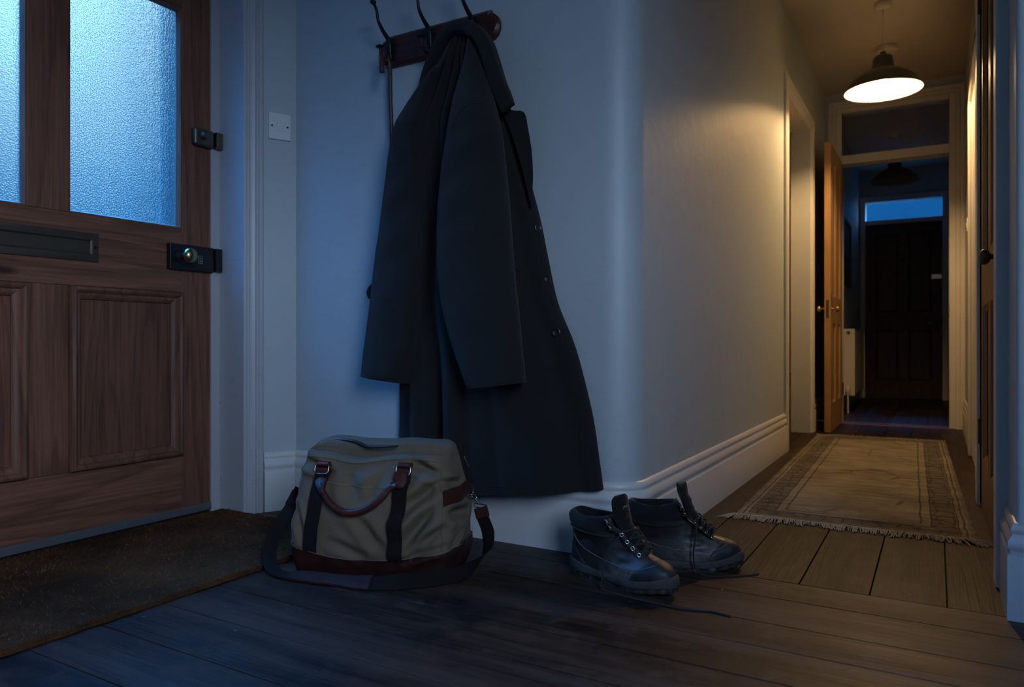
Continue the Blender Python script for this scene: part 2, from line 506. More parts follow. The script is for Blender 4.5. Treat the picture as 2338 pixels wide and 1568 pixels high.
# ---- floor: boards across the hall, boards along the corridor
def build_floor():
    bm = NB()
    # boards of the hall run across (along X)
    edges = [-1.60, -1.44, -1.27, -1.11, -0.95, -0.79, -0.63, -0.47, -0.31, -0.15, 0.02, 0.18, 0.35, 0.51, 0.68, 0.837, 0.995, 1.156, 1.315, 1.48, 1.64, 1.785, 1.968, 2.114]
    for a, b in zip(edges, edges[1:]):
        cut = R.uniform(-1.3, 0.9)
        xs = [-2.46, 1.30] if 0.8 < a < 2.0 else [-2.46, cut, 1.30]
        for x0, x1 in zip(xs, xs[1:]):
            for f in box(bm, x0 + 0.0012, x1 - 0.0012, a + 0.0017, b - 0.0017, -0.03, 0.0): f.material_index = 0
    # boards of the corridor run along Y
    xe = [-0.96, -0.84, -0.67, -0.497, -0.323, -0.150, 0.0245, 0.20, 0.36]
    for a, b in zip(xe, xe[1:]):
        ys = [2.114, R.choice((3.6, 4.4, 5.2)), 6.42]
        for y0, y1 in zip(ys, ys[1:]):
            for f in box(bm, a + 0.0017, b - 0.0017, y0 + 0.0018, y1 - 0.0018, -0.03, 0.0): f.material_index = 1
    xe = [-0.84 + 0.13 * i for i in range(9)]
    for a, b in zip(xe, xe[1:]):
        for f in box(bm, a + 0.002, b - 0.002, 6.602, FAR + 0.1, -0.03, 0.0): f.material_index = 1
    for f in box(bm, -2.9, 1.5, -1.8, 9.9, -0.12, -0.012): f.material_index = 2
    o = struct('floor', bm, [FLOOR_X, FLOOR_Y, GAP], 'dark brown waxed floorboards of hall and corridor', 'floor', bevel=0.0010, bevel_seg=2)
build_floor()
bm = NB(); box(bm, -0.69, 0.12, 6.42, 6.60, -0.02, 0.006)
struct('trim_1', bm, THRESH, 'wooden threshold bar under the far inner doorway', 'threshold', bevel=0.004)
bm = NB(); box(bm, -2.9, 1.5, -1.8, 9.9, CEILZ, CEILZ + 0.12)
struct('ceiling', bm, CEIL, 'cream painted ceiling of hall and corridor', 'ceiling')

# ---- the splayed piece of wall between the front door casing and the coat wall
A0 = Vector((-2.285, 1.898, 0)); TD = Vector((0.47, 0.883, 0)).normalized(); ND = Vector((0.883, -0.47, 0)).normalized()
def S(t, n, z): return A0 + TD * t + ND * n + Vector((0, 0, z))
c_end = (WY - (A0 - ND * 0.02).y) / TD.y
cor = S(c_end, -0.02, 0)
bm = NB()
q0 = S(0.0, -0.02, 0)
prism(bm, [(-2.80, 1.90), (q0.x - 0.0, 1.90), (cor.x, cor.y), (cor.x, 2.30), (-2.80, 2.30)], 0, CEILZ)
struct('wall_left', bm, WALL, 'narrow wall with the light switch beside the front door casing', 'wall')
bm = NB(); box(bm, -2.80, -2.27, -1.75, 0.632, 0, CEILZ)
struct('wall_front', bm, WALL, 'wall on the hinge side of the front door', 'wall')
bm = NB(); box(bm, -2.80, -2.27, 0.632, 1.90, 2.52, CEILZ)
struct('wall_lintel', bm, WALL, 'wall above the front door', 'wall')
# ---- coat wall, rounded corner and the corridor wall as far as the first doorway
def arc(cx, cy, r, a0, a1, n=14):
    return [(cx + r * math.cos(a0 + (a1 - a0) * i / n), cy + r * math.sin(a0 + (a1 - a0) * i / n)) for i in range(n + 1)]
RB = 0.10
acx, acy = WX - RB, WY + RB
bm = NB()
poly = [(-2.45, WY)] + arc(acx, acy, RB, -PI / 2, 0, 18) + [(WX, 4.70), (WX - 0.13, 4.70), (WX - 0.13, WY + 0.20), (-2.45, WY + 0.20)]
prism(bm, poly, 0, CEILZ)
struct('wall_back', bm, WALL, 'pale coat wall curving round into the corridor', 'wall', smooth=30)
bm = NB()
box(bm, WX - 0.13, WX, 5.66, 6.56, 0, CEILZ); box(bm, WX - 0.13, WX, 4.70, 5.66, 2.212, CEILZ)
struct('wall_corridor', bm, WALL, 'corridor wall beyond the left doorway', 'wall')
bm = NB(); box(bm, WX - 0.13, WX, 6.56, FAR + 0.12, 0, CEILZ)
struct('wall_far_left', bm, WALL, 'left wall of the far hall with the radiator', 'wall')
# right hand side: nib, corridor wall, far wall
bm = NB()
nib = arc(RX + 0.012, WY + 0.018 + 0.012, 0.012, PI, 1.5 * PI, 8)
prism(bm, [(1.30, WY + 0.018)] + [(1.30, 2.60), (RX + 0.13, 2.60), (RX + 0.13, 2.43), (RX, 2.43)] + nib, 0, CEILZ)
struct('wall_nib', bm, WALL, 'blue-lit wall end at the right edge beside the brown door', 'wall', smooth=30)
bm = NB()
box(bm, RX, RX + 0.13, 2.43, 3.50, 2.46, CEILZ)
box(bm, RX + 0.024, RX + 0.16, 3.50, 6.56, 0, CEILZ)
box(bm, RX + 0.024, RX + 0.16, 6.56, FAR + 0.12, 0, CEILZ)
struct('wall_right', bm, WALL, 'right wall of the corridor', 'wall')
bm = NB()
box(bm, 1.30, 1.42, -1.80, -1.30, 0, CEILZ); box(bm, 1.30, 1.42, 0.10, 2.60, 0, CEILZ); box(bm, 1.30, 1.42, -1.30, 0.10, 0, 1.0); box(bm, 1.30, 1.42, -1.30, 0.10, 2.5, CEILZ)
struct('wall_side', bm, WALL, 'side wall of the hall, out of view', 'wall')
bm = NB()
box(bm, -2.45, 1.30, -1.80, -1.68, 0, CEILZ)
struct('wall_rear', bm, WALL, 'rear wall of the hall, out of view', 'wall')
# cross wall with the inner doorway and its transom
bm = NB()
box(bm, WX, -0.70, 6.46, 6.58, 0, CEILZ); box(bm, 0.13, RX + 0.03, 6.46, 6.58, 0, CEILZ); box(bm, -0.70, 0.13, 6.46, 6.58, 2.54, CEILZ)
struct('wall_cross', bm, WALL, 'cross wall around the inner doorway', 'wall')
bm = NB()
box(bm, -0.93, -0.73, FAR, FAR + 0.12, 0, CEILZ); box(bm, 0.075, 0.35, FAR, FAR + 0.12, 0, CEILZ); box(bm, -0.73, 0.075, FAR, FAR + 0.12, 2.32, CEILZ)
struct('wall_far', bm, WALL, 'end wall of the far hall', 'wall')

# ---- skirting boards
SK = [(0, 0), (0.020, 0), (0.020, 0.150), (0.018, 0.156), (0.014, 0.158), (0.0145, 0.166), (0.019, 0.172), (0.0195, 0.180), (0.017, 0.190), (0.012, 0.198), (0.0095, 0.201),
      (0.0095, 0.205), (0.0125, 0.209), (0.0125, 0.216), (0.009, 0.224), (0.004, 0.229), (0, 0.230)]
def skirting(name, path, label, flip=1, mat=None):
    bm = NB(); sweep(bm, SK, [Vector((x, y, 0)) for x, y in path], (0, 0, 1), flip=flip)
    return struct(name, bm, mat or TRIM, label, 'skirting board', smooth=50)
p1, p2 = S(0.08, -0.02, 0), cor
skirting('baseboard_left', [(p1.x, p1.y), (p2.x, p2.y)], 'short tall skirting under the light switch')
skirting('baseboard_back', [(cor.x - 0.01, WY)] + arc(acx, acy, RB, -PI / 2, 0, 14) + [(WX, 4.625)], 'tall white skirting curving from coat wall into corridor')
skirting('baseboard_corridor', [(WX, 5.79), (WX, 6.46)], 'skirting behind the open pine door')
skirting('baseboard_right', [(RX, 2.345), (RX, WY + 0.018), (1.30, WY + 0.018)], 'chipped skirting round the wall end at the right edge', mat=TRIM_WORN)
skirting('baseboard_right_far', [(RX + 0.024, 6.46), (RX + 0.024, 5.05)], 'skirting at the far end of the right corridor wall')
skirting('baseboard_far_left', [(WX, 6.58), (WX, FAR)], 'skirting under the radiator in the far hall')

# ---- casings and linings
ARCH = [(0, 0), (0.085, 0), (0.085, 0.012), (0.078, 0.018), (0.066, 0.019), (0.062, 0.014), (0.056, 0.013), (0.050, 0.018), (0.030, 0.018), (0.026, 0.013), (0.018, 0.012), (0.012, 0.016), (0.003, 0.016), (0, 0.012)]
def casing(bm, path, up, flip=1, scale=1.0):
    sweep(bm, [(a * scale, b * scale) for a, b in ARCH], path, up, flip=flip)
# front door frame: casing on the splay, lining, frame, transom bar
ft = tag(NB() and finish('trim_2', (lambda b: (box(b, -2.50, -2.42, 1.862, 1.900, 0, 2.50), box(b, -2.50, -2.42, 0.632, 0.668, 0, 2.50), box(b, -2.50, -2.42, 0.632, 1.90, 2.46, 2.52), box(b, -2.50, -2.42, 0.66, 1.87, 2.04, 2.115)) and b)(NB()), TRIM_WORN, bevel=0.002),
         'white painted front door frame, casing and lining', 'door frame', kind='structure')
bm = NB()
prism(bm, [(-2.42, 1.898), (A0.x, A0.y), (A0.x - 0.02, A0.y + 0.06), (-2.42, 1.925)], 0, 2.50)
finish('lining', bm, TRIM_WORN, ft)
bm = NB()
prof = [(0, -0.02), (0, 0.0), (0.004, 0.003), (0.012, 0.003), (0.015, -0.002), (0.022, -0.002), (0.026, 0.001), (0.045, 0.002), (0.050, -0.003), (0.056, -0.003), (0.061, 0.001), (0.072, 0.001), (0.077, -0.004), (0.077, -0.02)]
loft(bm, [[S(t, n, z) for t, n in prof] for z in (0, 2.62)])
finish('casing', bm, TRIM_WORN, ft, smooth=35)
# left doorway in the corridor (white lining, hinges on the far jamb, closed dark leaf inside)
bm = NB()
box(bm, WX - 0.14, WX + 0.003, 4.675, 4.715, 0, 2.19); box(bm, WX - 0.14, WX + 0.003, 5.68, 5.72, 0, 2.19); box(bm, WX - 0.14, WX + 0.003, 4.675, 5.72, 2.19, 2.215)
box(bm, WX - 0.10, WX - 0.06, 5.666, 5.682, 0, 2.19)
d5 = struct('trim_3', bm, TRIM, 'white lining and casing of the doorway on the corridor left', 'door frame', bevel=0.002)
bm = NB()
casing(bm, [(WX, 4.705, 0), (WX, 4.705, 2.195), (WX, 5.69, 2.195), (WX, 5.69, 0)], (1, 0, 0), flip=-1, scale=1.05)
finish('casing', bm, TRIM, d5, smooth=35)
for z in (1.76, 0.38):
    bm = NB(); box(bm, WX - 0.134, WX - 0.112, 5.674, 5.682, z - 0.05, z + 0.05); cyl(bm, (WX - 0.136, 5.674, z - 0.052), (0, 0, 1), 0.006, 0.104, 10)
    finish('hinge', bm, BRONZE, d5)
bm = NB(); box(bm, WX - 0.185, WX - 0.1405, 4.60, 5.80, -0.02, 2.30)
tag(finish('door_5', bm, BROWN), 'brown door deep in the left corridor doorway', 'door', kind='structure')
# right hand brown door's casing
bm = NB()
casing(bm, [(RX, 2.43, 0), (RX, 2.43, 2.48), (RX, 3.50, 2.48), (RX, 3.50, 0)], (-1, 0, 0), flip=1, scale=1.0)
d2 = struct('trim_4', bm, TRIM, 'white casing round the brown door on the right', 'door frame', smooth=35)
bm = NB(); box(bm, RX - 0.028, RX + 0.02, 2.342, 2.43, 0, 2.55); box(bm, RX - 0.024, RX + 0.024, 3.50, 3.60, 0, 2.55)
finish('casing_edge', bm, TRIM, d2, bevel=0.006)
# second casing further along the right wall
bm = NB()
box(bm, RX - 0.006, RX + 0.026, 4.93, 5.02, 0, 2.12); box(bm, RX - 0.006, RX + 0.026, 4.02, 4.11, 0, 2.12); box(bm, RX - 0.006, RX + 0.026, 4.02, 5.02, 2.03, 2.12)
struct('trim_5', bm, TRIM, 'lamp-lit white casing beyond the brown door on the right wall', 'door frame', bevel=0.012, bevel_seg=3)
bm = NB(); box(bm, RX + 0.010, RX + 0.03, 4.11, 4.93, 0.01, 2.03)
tag(finish('door_6', bm, TRIM), 'white door leaf nearly edge-on in right corridor wall', 'door', kind='structure')
# inner doorway frame with transom
bm = NB()
box(bm, -0.70, -0.658, 6.44, 6.58, 0, 2.54); box(bm, 0.087, 0.13, 6.44, 6.58, 0, 2.54); box(bm, -0.658, 0.087, 6.44, 6.58, 2.09, 2.16); box(bm, -0.658, 0.087, 6.44, 6.58, 2.50, 2.54)
d3 = struct('trim_6', bm, TRIM, 'white frame of the inner doorway with a transom light above', 'door frame', bevel=0.004)
bm = NB()
casing(bm, [(-0.672, 6.46, 0), (-0.672, 6.46, 2.515), (0.100, 6.46, 2.515), (0.100, 6.46, 0)], (0, -1, 0), flip=-1, scale=1.1)
finish('casing', bm, TRIM, d3, smooth=35)
bm = NB(); box(bm, 0.080, 0.0875, 6.47, 6.49, 0.84, 0.94)
finish('strike_plate', bm, BRONZE, d3)
def clear_glass(name, tint=(0.9, 0.95, 1.0), rough=0.02):
    m = MT(name)
    return m.set(tint, rough, 0.0), m
GLS, _m = clear_glass('transom glass')
_m.b.inputs['Transmission Weight'].default_value = 1.0
bm = NB(); box(bm, -0.66, 0.089, 6.508, 6.514, 2.158, 2.502)
tag(finish('window_1', bm, GLS), 'dark transom pane above the inner doorway', 'window', kind='structure')
# far end door frame
bm = NB()
box(bm, -0.775, -0.722, FAR - 0.06, FAR + 0.10, 0, 2.36); box(bm, 0.063, 0.115, FAR - 0.06, FAR + 0.10, 0, 2.36); box(bm, -0.722, 0.063, FAR - 0.05, FAR + 0.10, 2.03, 2.08); box(bm, -0.722, -0.700, FAR + 0.046, FAR + 0.10, 0, 2.03); box(bm, 0.042, 0.063, FAR + 0.046, FAR + 0.10, 0, 2.03); box(bm, -0.70, 0.042, FAR + 0.046, FAR + 0.10, 2.0, 2.03); box(bm, -0.70, 0.042, FAR + 0.046, FAR + 0.10, -0.02, 0.02); box(bm, -0.722, 0.063, FAR - 0.05, FAR + 0.10, 2.295, 2.36)
struct('trim_7', bm, TRIM, 'shadowed frame of the far end door', 'door frame', bevel=0.004)
FAN = MT('far transom glass').set((0.85, 0.93, 1.0), 0.10)
bpy.data.materials['far transom glass'].node_tree.nodes['Principled BSDF'].inputs['Transmission Weight'].default_value = 1.0
bm = NB(); box(bm, -0.715, 0.056, FAR + 0.035, FAR + 0.041, 2.08, 2.296)
tag(finish('window_2', bm, FAN), 'blue transom pane above the dark far door', 'window', kind='structure')

# unseen window added in the side wall behind the camera to light the hall
bm = NB(); box(bm, 1.345, 1.351, -1.26, 0.06, 1.04, 2.46)
PANE = MT('clear window glass'); PANE.nt.nodes.remove(PANE.b)
_t = PANE.N('ShaderNodeBsdfTransparent'); _t.inputs['Color'].default_value = (0.92, 0.95, 0.97, 1)
_g = PANE.N('ShaderNodeBsdfGlossy'); _g.inputs['Roughness'].default_value = 0.02
_x = PANE.N('ShaderNodeMixShader')
_x.inputs[0].default_value = 0.06; PANE.L(_t.outputs[0], _x.inputs[1]); PANE.L(_g.outputs[0], _x.inputs[2]); PANE.L(_x.outputs[0], PANE.out.inputs[0])
tag(finish('window_4', bm, PANE.m), 'added hall window behind the camera, out of view', 'window', kind='structure')
bm = NB()
box(bm, 1.31, 1.40, -1.30, -1.26, 1.0, 2.5); box(bm, 1.31, 1.40, 0.06, 0.10, 1.0, 2.5); box(bm, 1.31, 1.40, -1.26, 0.06, 1.0, 1.04); box(bm, 1.31, 1.40, -1.26, 0.06, 2.46, 2.5); box(bm, 1.33, 1.37, -1.26, 0.06, 1.73, 1.765)
struct('trim_9', bm, TRIM, 'white sash frame of the added hall window behind the camera', 'window frame')

BRICK = paint('dark outside brick', (0.035, 0.028, 0.026), 0.9, 0.4, 0.3)
bm = NB(); box(bm, -2.74, -2.505, 1.868, 1.90, -0.02, 2.52); box(bm, -2.74, -2.505, 0.632, 0.66, -0.02, 2.52)
struct('wall_porch', bm, BRICK, 'dark outside reveal glimpsed through the front door glass', 'wall')
# ================================================================ DOORS
def obscured_glass():
    m = MT('hammered obscured glass')
    v = m.coord()
    cell = m.vor(v, 165, 'F1', rnd=0.75)
    n = m.noise(v, 40, 1, 0.5)
    h = m.math('ADD', m.math('MULTIPLY', cell, 1.0), m.math('MULTIPLY', n, 0.5))
    nb = m.bump(h, 0.42, 0.0028)
    m.nt.nodes.remove(m.b)
    g = m.N('ShaderNodeBsdfGlass'); g.inputs['Color'].default_value = (0.93, 0.97, 1.0, 1); g.inputs['Roughness'].default_value = 0.10; g.inputs['IOR'].default_value = 1.48
    m.L(nb, g.inputs['Normal'])
    t = m.N('ShaderNodeBsdfTransparent'); t.inputs['Color'].default_value = (0.92, 0.96, 1.0, 1)
    x = m.N('ShaderNodeMixShader'); x.inputs[0].default_value = 0.70
    m.L(t.outputs[0], x.inputs[1]); m.L(g.outputs[0], x.inputs[2]); m.L(x.outputs[0], m.out.inputs[0])
    return m.m
OBSC = obscured_glass()

def bolection(bm, y0, y1, z0, z1, X, up=(1, 0, 0), w=0.042, h=0.021, axis='x'):
    """raised and fielded moulding framing a panel on a door face."""
    prof = [(0, -0.012), (0, 0.5 * h), (0.10 * w, 0.85 * h), (0.28 * w, h), (0.42 * w, 0.8 * h), (0.52 * w, 0.35 * h), (0.66 * w, 0.30 * h), (0.86 * w, 0.05 * h), (w, -0.25 * h), (w, -0.012)]
    if axis == 'x': path = [(X, y0, z0), (X, y1, z0), (X, y1, z1), (X, y0, z1)]
    else: path = [(y0, X, z0), (y1, X, z0), (y1, X, z1), (y0, X, z1)]
    sweep(bm, prof, path, up, closed=True, flip=-1)

# ---------------- front door (door_1): face at XDOOR, y 0.668..1.865
d = thing('door_1', 'stripped pine front door with two frosted panes, letter plate and two locks', 'door', (XDOOR, 1.865, 0), kind='structure')
def DL(bm):                                     # world -> door local
    bmesh.ops.translate(bm, verts=bm.verts, vec=(-XDOOR, -1.865, 0)); return bm
T = 0.046
Y0, Y1 = 0.668, 1.865
def dbox(name, y0, y1, z0, z1, mat, x0=XDOOR - T, x1=XDOOR, parent=d, bevel=0.0026):
    bm = NB(); box(bm, x0, x1, y0, y1, z0, z1); return finish(name, DL(bm), mat, parent, bevel=bevel)
dbox('stile', 1.741, Y1, 0.012, 2.035, PINE_V); dbox('stile', Y0, 0.793, 0.012, 2.035, PINE_V)
dbox('rail', 0.793, 1.741, 0.012, 0.236, PINE_H); dbox('rail', 0.793, 1.741, 0.844, 1.080, PINE_H); dbox('rail', 0.793, 1.741, 1.90, 2.035, PINE_H)
dbox('muntin', 1.204, 1.330, 0.236, 0.844, PINE_V); dbox('muntin', 1.204, 1.330, 1.080, 1.90, PINE_V)
for y0, y1 in ((0.793, 1.204), (1.330, 1.741)):
    dbox('panel', y0, y1, 0.236, 0.844, PINE_PANEL, XDOOR - 0.034, XDOOR - 0.012)
    bm = NB(); bolection(bm, y0 + 0.001, y1 - 0.001, 0.237, 0.843, XDOOR)
    finish('panel_moulding', DL(bm), PINE_V, d, smooth=40)
    g = dbox('glass_pane', y0 + 0.002, y1 - 0.002, 1.082, 1.898, OBSC, XDOOR - 0.029, XDOOR - 0.023, bevel=0)
    bm = NB()
    pr = [(0, 0), (0, 0.020), (0.005, 0.020), (0.012, 0.004), (0.012, 0)]
    sweep(bm, pr, [(XDOOR - 0.021, y0, 1.080), (XDOOR - 0.021, y1, 1.080), (XDOOR - 0.021, y1, 1.90), (XDOOR - 0.021, y0, 1.90)], (1, 0, 0), closed=True, flip=-1)
    finish('glazing_bead', DL(bm), PINE_V, d)
bm = NB(); box(bm, XDOOR, XDOOR + 0.008, Y0 + 0.005, Y1 - 0.002, 0.014, 0.042)
for k in range(5): cyl(bm, (XDOOR + 0.008, 0.80 + 0.24 * k, 0.028), (1, 0, 0), 0.004, 0.002, 8)
finish('weather_strip', DL(bm), ALU, d, bevel=0.001)
# letter plate
bm = NB()
px_, py0, py1, pz0, pz1 = XDOOR, 1.055, 1.423, 0.926, 1.020
ring = [(0, 0), (0, 0.0075), (0.004, 0.009), (0.022, 0.009), (0.027, 0.005), (0.027, 0)]
sweep(bm, ring, [(px_, py0, pz0), (px_, py1, pz0), (px_, py1, pz1), (px_, py0, pz1)], (1, 0, 0), closed=True, flip=-1)
lp = finish('letter_plate', DL(bm), BRONZE, d, smooth=30)
bm = NB(); box(bm, XDOOR + 0.0002, XDOOR + 0.0025, 1.080, 1.398, 0.950, 0.996)
finish('flap', DL(bm), BRONZE, lp)
for y in (1.411, 1.067):
    bm = NB(); cyl(bm, (XDOOR + 0.0085, y, 0.973), (1, 0, 0), 0.0045, 0.002, 10)
    finish('screw', DL(bm), IRON, lp)
# rim lock with brass knob
rl = dbox('rim_lock', 1.676, 1.862, 0.926, 1.020, BLACKJ, XDOOR, XDOOR + 0.024, bevel=0.003)
bm = NB()
prof = [(0.026, 0.0), (0.026, 0.005), (0.012, 0.009), (0.009, 0.018), (0.010, 0.028), (0.020, 0.034), (0.0265, 0.044), (0.0275, 0.052), (0.024, 0.061), (0.015, 0.067), (0.005, 0.069), (0.0001, 0.069)]
lathe(bm, prof[3:], axis_m((XDOOR + 0.024, 1.722, 0.975), (1, 0, 0)), 28)
finish('door_knob', DL(bm), BRASS, rl, smooth=50)
bm = NB(); lathe(bm, prof[:4], axis_m((XDOOR + 0.024, 1.722, 0.975), (1, 0, 0)), 28)
finish('knob_rose', DL(bm), BLACKJ, rl, smooth=50)
bm = NB()
fx = XDOOR + 0.0242
sweep(bm, [(0, 0), (0, 0.0006), (0.0012, 0.0006), (0.0012, 0)], [(fx, 1.795, 0.957), (fx, 1.808, 0.957), (fx, 1.808, 0.983), (fx, 1.795, 0.983)], (1, 0, 0), closed=True)
for z in (0.965, 0.975): torus(bm, axis_m((fx, 1.8015, z), (1, 0, 0)), 0.0026, 0.0008, 10, 6)
finish('lock_emblem', DL(bm), NICKEL, rl)
for y, z in ((1.700, 1.008), (1.842, 1.010), (1.842, 0.938), (1.770, 1.006)):
    bm = NB(); cyl(bm, (XDOOR + 0.024, y, z), (1, 0, 0), 0.004, 0.0015, 10)
    finish('screw', DL(bm), IRON, rl)
# night latch
nl = dbox('night_latch', 1.776, 1.864, 1.403, 1.468, LATCHM, XDOOR, XDOOR + 0.028, bevel=0.009)
bm = NB(); lathe(bm, [(0.016, 0), (0.014, 0.006), (0.013, 0.016), (0.011, 0.019), (0.0001, 0.020)], axis_m((XDOOR + 0.028, 1.812, 1.440), (1, 0, 0)), 20); box(bm, XDOOR + 0.046, XDOOR + 0.052, 1.808, 1.816, 1.427, 1.453)
finish('turn_knob', DL(bm), LATCHM, nl, smooth=40)
bm = NB(); box(bm, XDOOR - 0.02, XDOOR - 0.001, Y0 + 0.002, Y1 - 0.001, 0.002, 0.0115)
finish('brush_seal', DL(bm), BLACKP, d)
# staples on the frame (part of the frame)
for nm, z0, z1, th in (('lock_keep', 0.930, 1.018, 0.022), ('latch_keep', 1.405, 1.466, 0.025)):
    bm = NB(); box(bm, -2.42, -2.42 + th, 1.866, 1.894, z0, z1); box(bm, -2.42, -2.42 + th + 0.004, 1.8675, 1.874, z0 + 0.006, z1 - 0.006)
    for z in (z0 + 0.012, z1 - 0.012): cyl(bm, (-2.42 + th, 1.886, z), (1, 0, 0), 0.004, 0.0015, 8)
    finish(nm, bm, BLACKJ if nm == 'lock_keep' else LATCHM, ft, bevel=0.002)
bm = NB(); box(bm, -2.475, -2.469, 0.67, 1.86, 2.115, 2.462)  # fanlight above the frame edge, added to let more sky light in
tag(finish('window_3', bm, OBSC), 'unseen frosted fanlight added over the front door', 'window', kind='structure')
bm = NB(); box(bm, -2.50, -2.425, 0.668, 1.862, 0.0, 0.0015); box(bm, -2.80, -2.50, 0.632, 1.90, -0.02, 0.0)
struct('trim_8', bm, GAP, 'dark sill under the front door', 'door sill')

# ---------------- generic panelled leaf (local: hinge at origin, leaf along +X, thickness in Y, front face at y=0 facing -Y)
def leaf(root, W, H, T, mats, zlock=(0.80, 1.00), stile=0.11, top=0.11, bot=0.21, both=True, mould=0.024):
    PV, PH = mats
    def b(name, x0, x1, z0, z1, m, y0=0.0, y1=T):
        bm = NB(); box(bm, x0, x1, y0, y1, z0, z1); finish(name, bm, m, root, bevel=0.002)
    b('stile', 0, stile, 0.006, H, PV); b('stile', W - stile, W, 0.006, H, PV)
    b('rail', stile, W - stile, 0.006, bot, PH); b('rail', stile, W - stile, zlock[0], zlock[1], PH); b('rail', stile, W - stile, H - top, H, PH)
    m0, m1 = W / 2 - 0.05, W / 2 + 0.05
    b('muntin', m0, m1, bot, zlock[0], PV); b('muntin', m0, m1, zlock[1], H - top, PV)
    for x0, x1 in ((stile, m0), (m1, W - stile)):
        for z0, z1 in ((bot, zlock[0]), (zlock[1], H - top)):
            b('panel', x0, x1, z0, z1, PV, T * 0.36, T * 0.64)
            bm = NB()
            pr = [(0, -0.3 * T), (0, 0.0), (0.004, 0.001), (0.012, -0.004), (mould, -0.3 * T)]
            sweep(bm, pr, [(x0, 0, z0), (x1, 0, z0), (x1, 0, z1), (x0, 0, z1)], (0, -1, 0), closed=True, flip=-1)
            sweep(bm, pr, [(x0, T, z0), (x1, T, z0), (x1, T, z1), (x0, T, z1)], (0, 1, 0), closed=True, flip=1)
            finish('panel_moulding', bm, PV, root, smooth=40)
KNOB = [(0.024, 0.0), (0.024, 0.003), (0.010, 0.006), (0.008, 0.020), (0.010, 0.026), (0.021, 0.031), (0.0265, 0.041), (0.0265, 0.047), (0.020, 0.056), (0.008, 0.060), (0.0001, 0.0605)]
def knob(root, loc, dvec, mat, s=1.0):
    bm = NB(); lathe(bm, [(r * s, z * s) for r, z in KNOB], axis_m(loc, dvec), 24)
    return finish('door_knob', bm, mat, root, smooth=50)

# ---------------- door_2: brown door on the right wall, hinged on its far side
d2l = thing('door_2', 'brown panelled door with a dark knob, seen edge-on at the right', 'door', (RX - 0.008, 3.498, 0), -PI / 2, kind='structure')
leaf(d2l, 1.066, 2.47, 0.042, (BROWN, BROWN), (0.80, 0.975), 0.115, 0.12, 0.20)
knob(d2l, (0.985, 0.0, 0.905), (0, -1, 0), BRONZE, 0.85)
for z in (2.03, 0.30):
    bm = NB(); cyl(bm, (0.004, -0.007, z - 0.05), (0, 0, 1), 0.006, 0.10, 10); box(bm, 0.002, 0.022, -0.003, 0.0, z - 0.05, z + 0.05)
    finish('hinge', bm, BRONZE, d2l)
# ---------------- door_3: open honey pine leaf
d3l = thing('door_3', 'open honey pine door with brass knobs standing edge-on in the inner doorway', 'door', (-0.697, 6.43, 0), -PI / 2, kind='structure')
leaf(d3l, 0.735, 2.10, 0.042, (HONEY, HONEY), (0.80, 0.985), 0.11, 0.11, 0.21)
knob(d3l, (0.675, 0.0, 0.90), (0, -1, 0), BRASS_B, 0.9); knob(d3l, (0.675, 0.042, 0.90), (0, 1, 0), BRASS_B, 0.9)
bm = NB(); box(bm, 0.7345, 0.7362, 0.012, 0.030, 0.83, 0.96); cyl(bm, (0.736, 0.021, 0.90), (1, 0, 0), 0.006, 0.006, 10)
finish('latch_plate', bm, BRONZE, d3l)
bm = NB(); box(bm, 0.66, 0.675, -0.003, 0.0, 0.74, 0.80)
finish('keyhole_cover', bm, BRASS_B, d3l, bevel=0.001)
for z in (2.0 - 0.15, 0.28):
    bm = NB(); cyl(bm, (-0.004, 0.049, z - 0.05), (0, 0, 1), 0.006, 0.10, 10); finish('hinge', bm, BRONZE, d3l)
# ---------------- door_4: dark door at the far end
d4 = thing('door_4', 'dark four-panelled door at the far end below the blue transom', 'door', (-0.718, FAR + 0.0, 0), 0.0, kind='structure')
leaf(d4, 0.778, 2.028, 0.044, (DARKDOOR, DARKDOOR), (0.80, 1.0), 0.10, 0.11, 0.21)
bm = NB(); box(bm, 0.60, 0.778, -0.022, 0.0, 0.815, 0.925); rl4 = finish('rim_lock', bm, BLACKJ, d4, bevel=0.003)
knob(rl4, (0.655, -0.022, 0.87), (0, -1, 0), BRASS, 0.8)
bm = NB(); box(bm, 0.67, 0.778, -0.026, 0.0, 1.37, 1.43); finish('night_latch', bm, NICKEL, d4, bevel=0.006)
bm = NB(); box(bm, 0.34, 0.42, -0.004, 0.0, 1.60, 1.63); finish('coat_hook', bm, IRON, d4)
# ================================================================ COAT RACK
rack = thing('coat_rack', 'dark mahogany coat rack board with three black iron double hooks on the wall', 'coat rack', (-1.51, WY, 1.712))
def RL(p): return Vector(p) - Vector((-1.51, WY, 1.712))
def rack_board():
    bm = NB()
    prof = []
    hw, hh = 0.258, 0.056
    half = [(hw - 0.040, hh), (hw - 0.034, hh), (hw - 0.034, hh - 0.010), (hw - 0.022, hh - 0.014), (hw - 0.008, hh - 0.026), (hw - 0.001, hh - 0.043), (hw, 0.0)]
    right = half + [(x, -z) for x, z in reversed(half[:-1])]
    outline = right + [(-x, -z) for x, z in right]
    for s, y in ((1.0, 0.0), (1.0, -0.012)):
        prof.append([Vector((x * s, y, z * s)) for x, z in outline])
    prof.append([Vector((x - math.copysign(0.005, x), -0.016, z - math.copysign(0.005, z) if abs(z) > 0.006 else z)) for x, z in outline])
    prof.append([Vector((x - math.copysign(0.009, x), -0.021, z - math.copysign(0.010, z) if abs(z) > 0.011 else z)) for x, z in outline])
    loft(bm, prof)
    finish('board', bm, MAHOG, rack, smooth=30)
rack_board()
HOOKX = (-1.700, -1.521, -1.345)
